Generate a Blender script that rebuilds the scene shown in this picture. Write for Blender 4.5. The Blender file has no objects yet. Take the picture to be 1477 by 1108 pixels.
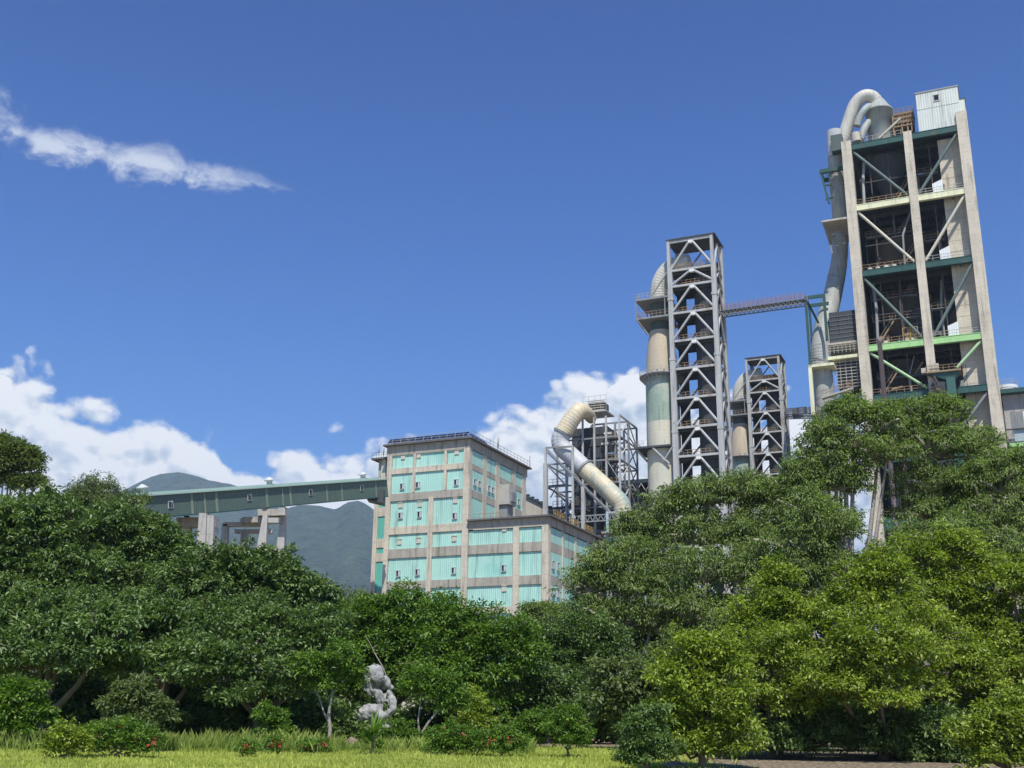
import bpy, bmesh, math, random
import numpy as np
from mathutils import Vector, Matrix, noise as mnoise
random.seed(7); rng = np.random.default_rng(11)
SC = bpy.context.scene
COL = SC.collection
R = math.radians
# ------------------------------------------------------------------ camera
F = 1614.16; PT = R(16.893); RO = R(.6665); CZ = 1.6      # focal length in pixels of the 1477 px wide photograph
_c, _s, _cr, _sr = math.cos(PT), math.sin(PT), math.cos(RO), math.sin(RO)
CR = Vector((_cr, -_s*_sr, _c*_sr)); CU = Vector((-_sr, -_s*_cr, _c*_cr)); CF = Vector((0, _c, _s))
cam = bpy.data.cameras.new('camera'); cam.sensor_width = 36; cam.lens = 36*F/1477
cam.clip_start = .1; cam.clip_end = 30000
co = bpy.data.objects.new('camera', cam); COL.objects.link(co)
M = Matrix((CR, CU, -CF)).transposed().to_4x4(); M.translation = (0, 0, CZ); co.matrix_world = M
SC.camera = co
SC.render.resolution_x, SC.render.resolution_y = 1024, 768
def ray(px, py):
    a = (px-738.5)/F; b = (554-py)/F
    return CR*a + CU*b + CF
def P(px, py, Y):
    d = ray(px, py); t = Y/d.y
    return Vector((d.x*t, Y, CZ+d.z*t))
# ------------------------------------------------------------------ sky, sun, exposure
SUN_EL, SUN_AZ = 58, 175          # azimuth clockwise from +Y: the sun stands behind the camera
w = bpy.data.worlds.new('World'); SC.world = w; w.use_nodes = True
nt = w.node_tree; nt.nodes.clear()
def N(t, **k):
    n = nt.nodes.new(t)
    for a, b in k.items(): setattr(n, a, b)
    return n
def LK(a, b): nt.links.new(a, b)
def mth(op, a, b=None, c=None, cl=False):
    n = N('ShaderNodeMath', operation=op); n.use_clamp = cl
    for i, v in enumerate((a, b, c)):
        if v is None: continue
        if isinstance(v, (int, float)): n.inputs[i].default_value = v
        else: LK(v, n.inputs[i])
    return n.outputs[0]
sky = N('ShaderNodeTexSky', sky_type='NISHITA'); sky.sun_disc = False
sky.sun_elevation = R(SUN_EL); sky.sun_rotation = R(SUN_AZ); sky.altitude = 50; sky.air_density = 1.15; sky.dust_density = 1.7; sky.ozone_density = 3.2
hsv = N('ShaderNodeHueSaturation'); hsv.inputs['Saturation'].default_value = 1.3; hsv.inputs['Value'].default_value = .86
LK(sky.outputs[0], hsv.inputs['Color'])
tint = N('ShaderNodeMix', data_type='RGBA', blend_type='MULTIPLY'); tint.inputs[0].default_value = 1; LK(hsv.outputs[0], tint.inputs[6]); TINT = tint
tc = N('ShaderNodeTexCoord'); sep = N('ShaderNodeSeparateXYZ'); LK(tc.outputs['Generated'], sep.inputs[0])
az = mth('ARCTAN2', sep.outputs[0], sep.outputs[1]); el = mth('ARCSINE', sep.outputs[2])
gm = N('ShaderNodeMapRange'); LK(el, gm.inputs[0]); gm.inputs[1].default_value = .08; gm.inputs[2].default_value = .62
gc = N('ShaderNodeMix', data_type='RGBA'); LK(gm.outputs[0], gc.inputs[0]); gc.inputs[6].default_value = (.74, 1.18, 1.75, 1); gc.inputs[7].default_value = (.22, .62, 1.22, 1); LK(gc.outputs[2], tint.inputs[7])
azn = mth('MULTIPLY_ADD', az, 1/2.4, .5, True)
def azel(px, py):
    d = ray(px, py); return math.atan2(d.x, d.y), math.atan2(d.z, math.hypot(d.x, d.y))
def curve(pts, lo, hi):        # at most 30 points
    n = N('ShaderNodeFloatCurve'); c = n.mapping.curves[0]
    pts = sorted(pts); assert len(pts) < 31
    c.points[0].location = (pts[0][0], (pts[0][1]-lo)/(hi-lo)); c.points[1].location = (pts[-1][0], (pts[-1][1]-lo)/(hi-lo))
    for x, y in pts[1:-1]: c.points.new(x, (y-lo)/(hi-lo))
    n.mapping.update(); LK(azn, n.inputs['Value'])
    return mth('MULTIPLY_ADD', n.outputs[0], hi-lo, lo)
def norm_az(a): return a/2.4+.5
top = [(0,534),(70,566),(125,602),(215,612),(265,622),(310,648),(350,686),(380,690),(430,660),(510,660),(560,668),(640,668),(690,640),(735,604),(785,584),(830,560),(885,540),(930,552),(1000,600),(1100,612),(1165,600),(1220,625),(1300,600),(1477,610)]
pts = []
for px, py in top:
    a, e = azel(px, py); pts.append((norm_az(a), e))
pts = [(0, .12), (.15, .2), (.25, .22)]+pts+[(.8, .14), (1, .10)]
topc = curve(pts, 0, .6)
def noise(scale, det, rough=.55, off=(0, 0, 0), sc=(1, 1, 1.35), dist=0, rot=0):
    m = N('ShaderNodeMapping'); LK(tc.outputs['Generated'], m.inputs[0]); m.inputs['Location'].default_value = off; m.inputs['Scale'].default_value = sc; m.inputs['Rotation'].default_value = (0, rot, 0)
    n = N('ShaderNodeTexNoise'); n.inputs['Scale'].default_value = scale; n.inputs['Detail'].default_value = det
    n.inputs['Roughness'].default_value = rough; n.inputs['Distortion'].default_value = dist; LK(m.outputs[0], n.inputs['Vector'])
    return n.outputs['Fac']
def puff(n): return mth('ABSOLUTE', mth('SUBTRACT', n, .5))
def billow(off=(0, 0, 0)):
    a = puff(noise(17, 0, .5, off)); b = puff(noise(41, 1, .55, off)); c = noise(26, 6, .62, off)
    return mth('ADD', mth('ADD', mth('MULTIPLY', a, 1.5), mth('MULTIPLY', b, .75)), mth('MULTIPLY', c, .75))
b0 = billow(); b1 = billow((.003, .002, .012))           # the second sample sits towards the sun: relief
edge = mth('SUBTRACT', topc, el)
dens = mth('ADD', mth('MULTIPLY', edge, 34), mth('MULTIPLY', mth('SUBTRACT', b0, .45), 2.5))
cov = N('ShaderNodeMapRange', interpolation_type='SMOOTHSTEP'); LK(dens, cov.inputs[0]); cov.inputs[1].default_value = -.05; cov.inputs[2].default_value = .55
rel = mth('MULTIPLY', mth('SUBTRACT', b0, b1), 1.9)
deep = N('ShaderNodeMapRange', interpolation_type='SMOOTHSTEP'); LK(edge, deep.inputs[0]); deep.inputs[1].default_value = .0; deep.inputs[2].default_value = .11
big = noise(9, 2, .55, (3, 1, 2))
shade = mth('SUBTRACT', mth('ADD', 1.0, rel), mth('MULTIPLY', mth('MULTIPLY', deep.outputs[0], mth('SUBTRACT', big, .27)), 1.35), cl=True)
cr_ = N('ShaderNodeValToRGB'); LK(shade, cr_.inputs[0]); e = cr_.color_ramp.elements
e[0].position = .3; e[0].color = (.40, .50, .64, 1); e[1].position = .98; e[1].color = (.95, .97, 1.0, 1)
m_ = cr_.color_ramp.elements.new(.72); m_.color = (.70, .77, .86, 1)
cm = N('ShaderNodeMix', data_type='RGBA', blend_type='MULTIPLY'); cm.inputs[0].default_value = 1; LK(cr_.outputs[0], cm.inputs[6]); cm.inputs[7].default_value = (9.8, 9.7, 9.6, 1)
mx = N('ShaderNodeMix', data_type='RGBA'); LK(cov.outputs[0], mx.inputs[0]); LK(tint.outputs[2], mx.inputs[6]); LK(cm.outputs[2], mx.inputs[7])
# the thin wisp of cloud high on the left
cen = [(-60,166),(0,182),(60,204),(120,212),(180,230),(240,242),(300,252),(360,264),(400,272),(425,278),(440,281)]
wid = [(-60,26),(0,32),(60,20),(120,20),(180,24),(240,26),(300,16),(360,13),(400,9),(425,4),(440,0)]
cp = []; wp = []
for (a0, b0_), (a1, b1_) in zip(cen, wid):
    a, e0 = azel(a0, b0_); cp.append((norm_az(a), e0)); wp.append((norm_az(a), b1_*1.35/F))
x0 = cp[0][0]
cc = curve([(0, cp[0][1]), (x0-.05, cp[0][1]+.02)]+cp+[(1, cp[-1][1])], 0, .8)
ww = curve([(0, 0), (x0-.08, 0), (x0-.03, .012)]+wp+[(cp[-1][0]+.01, 0), (1, 0)], 0, .05)
wn = noise(20, 7, .66, (0, 0, 0), (1, 1, 1.5), .4, R(-12))
dd = mth('ABSOLUTE', mth('SUBTRACT', mth('ADD', el, mth('MULTIPLY', mth('SUBTRACT', wn, .5), .02)), cc))
rat = mth('DIVIDE', dd, mth('ADD', ww, .0001))
wv = mth('ADD', mth('MULTIPLY_ADD', rat, -1, 1.0), mth('MULTIPLY', mth('SUBTRACT', wn, .5), 4.6))
wc = N('ShaderNodeMapRange', interpolation_type='SMOOTHSTEP'); LK(wv, wc.inputs[0]); wc.inputs[1].default_value = 0; wc.inputs[2].default_value = 1.35; wc.inputs[4].default_value = .85
fade = N('ShaderNodeMapRange'); LK(ww, fade.inputs[0]); fade.inputs[1].default_value = .001; fade.inputs[2].default_value = .016
wcf = mth('MULTIPLY', wc.outputs[0], fade.outputs[0])
mx2 = N('ShaderNodeMix', data_type='RGBA'); LK(wcf, mx2.inputs[0]); LK(mx.outputs[2], mx2.inputs[6]); mx2.inputs[7].default_value = (6.8, 7.3, 8.2, 1)
bg = N('ShaderNodeBackground'); LK(mx2.outputs[2], bg.inputs[0]); bg.inputs[1].default_value = .1
wo = N('ShaderNodeOutputWorld'); LK(bg.outputs[0], wo.inputs[0])
sun = bpy.data.lights.new('sun', 'SUN'); sun.energy = 5.0; sun.angle = R(.53); sun.color = (1, .95, .86)
so = bpy.data.objects.new('sun', sun); COL.objects.link(so)
sd = Vector((math.sin(R(SUN_AZ))*math.cos(R(SUN_EL)), math.cos(R(SUN_AZ))*math.cos(R(SUN_EL)), math.sin(R(SUN_EL))))
so.rotation_euler = sd.to_track_quat('Z', 'Y').to_euler(); so.location = (0, -20, 60)
SC.view_settings.view_transform = 'Standard'; SC.view_settings.look = 'None'; SC.view_settings.exposure = .18; SC.view_settings.gamma = 1
SC.view_settings.use_curve_mapping = False
SC.cycles.max_bounces = 6; SC.cycles.diffuse_bounces = 2; SC.cycles.transparent_max_bounces = 6; SC.cycles.volume_bounces = 0
# ------------------------------------------------------------------ materials
def material(name, col, rough=.7, var=.2, vs=.5, streak=0, grain=.12, rust=0, rustcol=(.22, .10, .05), lines=None, bump=.0, metal=0, corr=None, patch=None):
    """col with world-space variation: broad tone (var), vertical streaks, grain, rust blots, pour lines every lines metres"""
    m = bpy.data.materials.new(name); m.use_nodes = True; t = m.node_tree; bs = t.nodes['Principled BSDF']
    def n(ty, **k):
        q = t.nodes.new(ty)
        for a, b in k.items(): setattr(q, a, b)
        return q
    def mm(op, a, b=None, c=None, cl=False):
        q = n('ShaderNodeMath', operation=op); q.use_clamp = cl
        for i, v in enumerate((a, b, c)):
            if v is None: continue
            if isinstance(v, (int, float)): q.inputs[i].default_value = v
            else: t.links.new(v, q.inputs[i])
        return q.outputs[0]
    geo = n('ShaderNodeNewGeometry')
    def nz(scale, sc=(1, 1, 1), det=4, rg=.6):
        mp = n('ShaderNodeMapping'); mp.inputs['Scale'].default_value = sc; t.links.new(geo.outputs['Position'], mp.inputs[0])
        q = n('ShaderNodeTexNoise'); q.inputs['Scale'].default_value = scale; q.inputs['Detail'].default_value = det; q.inputs['Roughness'].default_value = rg
        t.links.new(mp.outputs[0], q.inputs['Vector']); return q.outputs['Fac']
    v = mm('MULTIPLY_ADD', mm('SUBTRACT', nz(vs), .5), var*2.4, 1)
    v = mm('ADD', v, mm('MULTIPLY', mm('SUBTRACT', nz(3.5, det=6, rg=.7), .5), grain*2.4))
    if streak:
        s = nz(1.6, (1, 1, .07), 5, .65)
        mr = n('ShaderNodeMapRange'); t.links.new(s, mr.inputs[0]); mr.inputs[1].default_value = .52; mr.inputs[2].default_value = .72
        v = mm('SUBTRACT', v, mm('MULTIPLY', mr.outputs[0], streak))
    if lines:
        sp = n('ShaderNodeSeparateXYZ'); t.links.new(geo.outputs['Position'], sp.inputs[0])
        fr = mm('FRACT', mm('DIVIDE', sp.outputs[2], lines)); ln = mm('LESS_THAN', fr, .05)
        v = mm('SUBTRACT', v, mm('MULTIPLY', ln, mm('MULTIPLY', nz(.35, det=3), .3)))
    v = mm('MAXIMUM', v, .15)
    c = n('ShaderNodeMix', data_type='RGBA', blend_type='MULTIPLY'); c.inputs[0].default_value = 1
    c.inputs[6].default_value = (*col, 1)
    cx = n('ShaderNodeCombineXYZ')
    for i in range(3): t.links.new(v, cx.inputs[i])
    t.links.new(cx.outputs[0], c.inputs[7]); out = c.outputs[2]
    if patch:
        pc, plo, phi, psc = patch
        mr = n('ShaderNodeMapRange'); t.links.new(nz(psc, (1, 1, .6), 5, .6), mr.inputs[0]); mr.inputs[1].default_value = plo; mr.inputs[2].default_value = phi
        k = n('ShaderNodeMix', data_type='RGBA'); t.links.new(mr.outputs[0], k.inputs[0]); t.links.new(out, k.inputs[6]); k.inputs[7].default_value = (*pc, 1); out = k.outputs[2]
    if rust:
        mr = n('ShaderNodeMapRange'); t.links.new(nz(.8, (1, 1, .45), 7, .7), mr.inputs[0]); mr.inputs[1].default_value = .62-rust*.2; mr.inputs[2].default_value = .76-rust*.12
        k = n('ShaderNodeMix', data_type='RGBA'); t.links.new(mr.outputs[0], k.inputs[0]); t.links.new(out, k.inputs[6]); k.inputs[7].default_value = (*rustcol, 1); out = k.outputs[2]
    t.links.new(out, bs.inputs['Base Color'])
    bs.inputs['Roughness'].default_value = rough; bs.inputs['Metallic'].default_value = metal
    bs.inputs['Specular IOR Level'].default_value = .3
    hsrc = None
    if corr:
        tcn = n('ShaderNodeTexCoord'); sp2 = n('ShaderNodeSeparateXYZ'); t.links.new(tcn.outputs['Object'], sp2.inputs[0])
        ax = mm('ADD', sp2.outputs[0], sp2.outputs[1])
        hsrc = mm('SINE', mm('MULTIPLY', ax, 2*math.pi/corr))
    if bump or corr:
        b = n('ShaderNodeBump'); b.inputs['Strength'].default_value = bump or .3; b.inputs['Distance'].default_value = .08
        t.links.new(hsrc if hsrc is not None else nz(5, det=6), b.inputs['Height']); t.links.new(b.outputs[0], bs.inputs['Normal'])
    return m
X = {}
X['conc'] = material('weathered concrete', (.56, .50, .39), .85, .25, .3, .5, .3, lines=1.7, bump=.25)
X['conc_dark'] = material('stained and shade toned concrete', (.38, .35, .285), .9, .25, .5, .6, .25, bump=.2)  # stains; on the left pier's cross beam this darker tone paints shade
X['conc_grey'] = material('grey concrete', (.42, .40, .365), .9, .2, .5, .5, .2, lines=2.2, bump=.2)
X['fascia'] = material('dark concrete', (.13, .125, .12), .9, .25, .6, .4, .15)  # dark grey concrete tone of the roof slabs
X['teal'] = material('turquoise sheeting', (.40, .67, .56), .55, .14, .22, .45, .07, corr=.35, patch=((.17, .50, .43), .6, .76, .12))
X['teal_shade'] = material('turquoise sheeting with shade tone', (.12, .45, .36), .6, .1, .3, .2, .05, corr=.35)  # darker copy of the turquoise: shade of the recess put into the colour
X['cream'] = material('cream metal box', (.55, .52, .42), .6, .1, 1, .15, .08)
X['glass'] = material('dark window glass', (.02, .03, .035), .12, .1, 1)
X['frame_w'] = material('pale window frame', (.5, .52, .5), .5, .1, 1)
X['green_dk'] = material('dark green painted steel', (.035, .092, .078), .5, .15, .4, .25, .08, rust=.15)
X['green_md'] = material('mid green painted steel', (.05, .125, .10), .5, .15, .4, .2, .08)
X['yellow'] = material('pale yellow painted steel', (.72, .71, .46), .5, .14, .5, .3, .05)
X['lime'] = material('lime green painted steel', (.36, .60, .25), .5, .14, .5, .25, .05)
X['brace_grey'] = material('weathered grey green steel', (.13, .175, .16), .6, .2, .5, .3, .12, rust=.15)
X['brace_lime'] = material('faded lime steel', (.38, .56, .30), .6, .15, .5, .3, .1)
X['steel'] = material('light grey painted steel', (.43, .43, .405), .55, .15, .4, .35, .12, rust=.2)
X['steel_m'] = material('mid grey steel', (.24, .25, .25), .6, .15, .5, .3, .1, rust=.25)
X['steel_dk'] = material('dark grey steel', (.06, .068, .07), .6, .2, .5, .2, .1, rust=.2)
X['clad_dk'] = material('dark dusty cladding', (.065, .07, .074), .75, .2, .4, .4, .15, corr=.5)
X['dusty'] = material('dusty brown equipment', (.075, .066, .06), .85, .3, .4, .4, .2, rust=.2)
X['rail'] = material('rusty railing paint', (.30, .21, .12), .7, .2, 1, 0, .2, rust=.3)
X['rail_grey'] = material('galvanised railing', (.4, .38, .34), .6, .15, 1, 0, .1, rust=.2)
X['rail_pink'] = material('pinkish red railing', (.36, .25, .26), .7, .15, 1)
X['duct'] = material('aluminium duct cladding', (.34, .345, .31), .55, .2, .3, .35, .12, rust=.12, rustcol=(.35, .27, .16), patch=((.30, .36, .31), .52, .7, .25))
X['duct_pale'] = material('pale duct cladding', (.53, .51, .43), .5, .15, .3, .35, .12, patch=((.42, .44, .38), .55, .7, .3))
X['duct_cream'] = material('cream duct cladding', (.62, .53, .35), .5, .1, .3, .3, .1, patch=((.45, .44, .38), .55, .7, .3))
X['duct_silver'] = material('silver duct cladding', (.47, .48, .48), .5, .1, .3, .35, .08)
X['duct_mix'] = material('stained duct cladding', (.60, .52, .36), .5, .12, .3, .3, .12, patch=((.27, .35, .31), .42, .58, .22))
X['vessel_cream'] = material('cream vessel cladding', (.60, .56, .43), .6, .1, .3, .25, .1, lines=.75, rust=.08, patch=((.48, .50, .42), .5, .7, .2))
X['vessel_green'] = material('faded green vessel cladding', (.30, .38, .30), .6, .2, .3, .4, .14, lines=.75, patch=((.44, .47, .38), .5, .66, .3))
X['vessel_dk'] = material('dark green vessel cladding', (.085, .11, .10), .6, .15, .3, .2, .1, lines=.75)  # shadow on the neck is put into this dark tone; valve box shares it
X['cone'] = material('beige vessel cladding', (.50, .42, .30), .6, .1, .3, .25, .1, lines=.75)
X['pent'] = material('stained pale sheeting', (.60, .63, .56), .6, .08, .4, .42, .06, corr=.45)
X['white'] = material('white painted sheet', (.72, .73, .71), .55, .06, .5, .12, .05, corr=.4)
X['mauve'] = material('mauve rust pipe', (.33, .26, .25), .7, .15, .5, .2, .12)
X['gal_g'] = material('dark green gallery sheeting', (.10, .145, .12), .5, .07, .2, .12, .05, corr=.4)
X['gal_rib'] = material('pale green rib', (.22, .26, .19), .6, .1, .5)
X['gal_roof'] = material('pale green roof sheet', (.36, .47, .40), .5, .08, .3)
X['ochre'] = material('ochre safety paint', (.42, .29, .10), .7, .2, 1, 0, .2, rust=.2)
X['beige_wall'] = material('beige dusty wall', (.48, .44, .36), .85, .15, .4, .35, .12)
X['shed_dk'] = material('dark shed roofing', (.045, .06, .065), .6, .15, .5)
X['paleblue'] = material('pale blue painted steel', (.38, .47, .50), .5, .15, .5, .2, .08)
X['pv'] = material('solar panel face', (.012, .016, .04), .2, .1, 1)
X['bark'] = material('grey brown bark', (.17, .14, .11), .9, .3, 1.5, .2, .3, bump=.5)
X['bark_pale'] = material('pale bark', (.33, .29, .24), .9, .25, 1.5, .2, .25, bump=.5)
X['stone'] = material('grey limestone', (.31, .31, .30), .85, .35, 1.6, .3, .4, bump=.8, patch=((.46, .42, .36), .58, .7, 1.1))
X['boulder'] = material('reddish brown boulder', (.24, .17, .14), .9, .3, 2, 0, .3, bump=.6)
def leafmat(name, c0, c1, trans=.3, rough=.45, spec=.35):
    m = bpy.data.materials.new(name); m.use_nodes = True; t = m.node_tree; bs = t.nodes['Principled BSDF']
    at = t.nodes.new('ShaderNodeAttribute'); at.attribute_name = 'tint'
    r = t.nodes.new('ShaderNodeValToRGB'); e = r.color_ramp.elements
    e[0].color = (*c0, 1); e[1].color = (*c1, 1); t.links.new(at.outputs['Fac'], r.inputs[0])
    t.links.new(r.outputs[0], bs.inputs['Base Color']); bs.inputs['Roughness'].default_value = rough; bs.inputs['Specular IOR Level'].default_value = spec
    tr = t.nodes.new('ShaderNodeBsdfTranslucent'); mxc = t.nodes.new('ShaderNodeMix'); mxc.data_type = 'RGBA'; mxc.blend_type = 'MULTIPLY'; mxc.inputs[0].default_value = 1
    t.links.new(r.outputs[0], mxc.inputs[6]); mxc.inputs[7].default_value = (1.5, 1.7, .6, 1); t.links.new(mxc.outputs[2], tr.inputs[0])
    ms = t.nodes.new('ShaderNodeMixShader'); ms.inputs[0].default_value = trans
    t.links.new(bs.outputs[0], ms.inputs[1]); t.links.new(tr.outputs[0], ms.inputs[2]); t.links.new(ms.outputs[0], t.nodes['Material Output'].inputs[0])
    return m
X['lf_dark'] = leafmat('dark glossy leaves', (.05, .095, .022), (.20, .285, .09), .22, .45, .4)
X['lf_mid'] = leafmat('mid green leaves', (.055, .12, .015), (.20, .31, .05), .28, .45, .35)
X['lf_feather'] = leafmat('feathery olive leaves', (.10, .15, .04), (.29, .37, .13), .3, .5, .3)
X['lf_yellow'] = leafmat('yellow green leaves', (.11, .165, .018), (.34, .42, .06), .3, .42, .45)
X['lf_grey'] = leafmat('grey green leaves', (.09, .125, .045), (.20, .25, .10), .3, .5, .3)
X['lf_red'] = leafmat('red and orange petals', (.30, .035, .02), (.50, .11, .06), .2, .5, .3)
X['grass'] = leafmat('grass blades', (.26, .30, .05), (.50, .53, .13), .3, .5, .2)
X['grass_tall'] = leafmat('tall grass blades', (.11, .17, .03), (.34, .40, .10), .3, .5, .2)
# ------------------------------------------------------------------ mesh helpers
class MB:
    def __init__(s): s.v = []; s.f = []; s.sm = []
    def add(s, vs, fs, sm=False):
        o = len(s.v); s.v += [tuple(v) for v in vs]; s.f += [tuple(i+o for i in f) for f in fs]; s.sm += [sm]*len(fs); return s
    def box(s, x0, x1, y0, y1, z0, z1):
        return s.add([(x0,y0,z0),(x1,y0,z0),(x1,y1,z0),(x0,y1,z0),(x0,y0,z1),(x1,y0,z1),(x1,y1,z1),(x0,y1,z1)],
            [(0,3,2,1),(4,5,6,7),(0,1,5,4),(1,2,6,5),(2,3,7,6),(3,0,4,7)])
    def bar(s, p, q, a, b=None):
        b = b or a; p = Vector(p); q = Vector(q); d = (q-p).normalized()
        up = Vector((0,0,1)) if abs(d.z) < .95 else Vector((0,1,0))
        x = d.cross(up).normalized(); y = x.cross(d)
        vs = [c+x*(i*a/2)+y*(j*b/2) for c in (p, q) for i, j in ((-1,-1),(1,-1),(1,1),(-1,1))]
        return s.add(vs, [(0,1,2,3),(7,6,5,4),(0,4,5,1),(1,5,6,2),(2,6,7,3),(3,7,4,0)])
    def tube(s, pts, r, n=8, cap=True, smooth=True):
        pts = [Vector(p) for p in pts]; k = len(pts)
        rs = r if isinstance(r, (list, tuple)) else [r]*k
        t0 = (pts[1]-pts[0]).normalized(); x = t0.orthogonal().normalized(); vs = []
        for i, p in enumerate(pts):
            t = (pts[min(i+1, k-1)]-pts[max(i-1, 0)]).normalized()
            x = (x-t*x.dot(t)).normalized(); y = t.cross(x)
            for j in range(n):
                a = 2*math.pi*j/n; vs.append(p+(x*math.cos(a)+y*math.sin(a))*rs[i])
        fs = [(i*n+j, i*n+(j+1)%n, (i+1)*n+(j+1)%n, (i+1)*n+j) for i in range(k-1) for j in range(n)]
        s.add(vs, fs, smooth)
        if cap: s.add(vs[:n], [tuple(range(n))[::-1]]); s.add(vs[-n:], [tuple(range(n))])
        return s
    def lathe(s, cx, cy, prof, n=32, smooth=True, cap=True):
        vs = [(cx+r*math.cos(2*math.pi*j/n), cy+r*math.sin(2*math.pi*j/n), z) for r, z in prof for j in range(n)]
        k = len(prof)
        s.add(vs, [(i*n+j, i*n+(j+1)%n, (i+1)*n+(j+1)%n, (i+1)*n+j) for i in range(k-1) for j in range(n)], smooth)
        if cap: s.add(vs[:n], [tuple(range(n))[::-1]]); s.add(vs[-n:], [tuple(range(n))])
        return s
    def poly(s, pts, y0, y1):      # prism: outline in (x,z) swept along y
        n = len(pts); vs = [(a, y0, b) for a, b in pts]+[(a, y1, b) for a, b in pts]
        return s.add(vs, [tuple(range(n)), tuple(range(n, 2*n))[::-1]]+[(i, i+n, (i+1)%n+n, (i+1)%n) for i in range(n)])
    def mesh(s, name, mat):
        me = bpy.data.meshes.new(name); me.from_pydata(s.v, [], s.f); me.materials.append(X[mat] if isinstance(mat, str) else mat)
        me.polygons.foreach_set('use_smooth', s.sm)
        me.update(); return me
    def build(s, name, mat, parent=None, label=None, loc=None, stuff=False):
        o = bpy.data.objects.new(name, s.mesh(name, mat)); COL.objects.link(o); o.parent = parent
        if loc: o.location = loc
        if label: o['label'] = label
        if stuff: o['kind'] = 'stuff'
        return o
def inst(me, name, parent, loc=(0,0,0), rz=0, sc=None):
    o = bpy.data.objects.new(name, me); COL.objects.link(o); o.parent = parent; o.location = loc; o.rotation_euler.z = rz
    if sc: o.scale = sc
    return o
def thing(name, label, cat, loc=(0,0,0), rz=0, group=None, sc=None):
    o = bpy.data.objects.new(name, None); COL.objects.link(o); o.location = loc; o.rotation_euler.z = rz; o.empty_display_size = .5
    o['label'] = label; o['category'] = cat
    if group: o['group'] = group
    if sc: o.scale = (sc,)*3
    return o
def tag(o, label=None, cat=None, group=None, kind=None):
    for k, v in (('label', label), ('category', cat), ('group', group), ('kind', kind)):
        if v: o[k] = v
    return o
GRID = R(-23.7)        # the whole plant stands on one grid
class Fr:              # local frame of a building whose near corner stands under pixel (px,py) at depth Y
    def __init__(f, px, py, Y, a=GRID):
        p = P(px, py, Y); f.x, f.y, f.z = p; f.a = a; f.ca = math.cos(a); f.sa = math.sin(a)
        f.o = f.loc(Vector((0, 0, CZ)))
    def loc(f, p): dx, dy = p[0]-f.x, p[1]-f.y; return Vector((dx*f.ca+dy*f.sa, -dx*f.sa+dy*f.ca, p[2]))
    def d(f, px, py): d = ray(px, py); return Vector((d.x*f.ca+d.y*f.sa, -d.x*f.sa+d.y*f.ca, d.z))
    def fr(f, px, py, v=0): d = f.d(px, py); t = (v-f.o.y)/d.y; return f.o+d*t
    def sd(f, px, py, u=0): d = f.d(px, py); t = (u-f.o.x)/d.x; return f.o+d*t
    def root(f, name, label, cat, group=None): return thing(name, label, cat, (f.x, f.y, 0), f.a, group)
def ribbed(pts, r, pitch=.5, amp=.022):
    """dense centre line and radii of a duct clad in rings"""
    pts = [Vector(p) for p in pts]; rs = r if isinstance(r, (list, tuple)) else [r]*len(pts)
    out = []; ro = []; n = len(pts)
    for i in range(n-1):
        p0, p1, p2, p3 = pts[max(i-1,0)], pts[i], pts[i+1], pts[min(i+2,n-1)]
        L = (p2-p1).length; k = max(2, int(L/pitch)*2)
        for j in range(k):
            t = j/k; q = .5*((2*p1)+(p2-p0)*t+(2*p0-5*p1+4*p2-p3)*t*t+(3*p1-p0-3*p2+p3)*t**3)
            out.append(q); ro.append((rs[i]*(1-t)+rs[i+1]*t)*(1+amp*(1 if j % 2 else 0)))
    out.append(pts[-1]); ro.append(rs[-1]); return out, ro
def railing(p, q, h=1.1, step=1.3, t=.07, mid=2):
    m = MB(); p = Vector(p); q = Vector(q); L = (q-p).length; n = max(1, round(L/step)); up = Vector((0,0,h))
    for i in range(n+1): a = p.lerp(q, i/n); m.bar(a, a+up, t)
    for k in range(mid): m.bar(p+up*((k+1)/mid)*.98, q+up*((k+1)/mid)*.98, t)
    return m
def ibeam(u0, u1, z1, h=1.15, v0=.15, v1=.95, stiff=2.4):
    m = MB(); z0 = z1-h
    m.box(u0, u1, v0, v1, z1-.1, z1); m.box(u0, u1, v0, v1, z0, z0+.1); m.box(u0, u1, v0+.07, v1-.07, z0+.1, z1-.1)
    n = max(1, round((u1-u0)/stiff))
    for i in range(n+1):
        x = u0+(u1-u0)*i/n; x = min(max(x, u0+.05), u1-.05); m.box(x-.06, x+.06, v0+.0, v0+.07, z0+.1, z1-.1)
    return m
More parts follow.
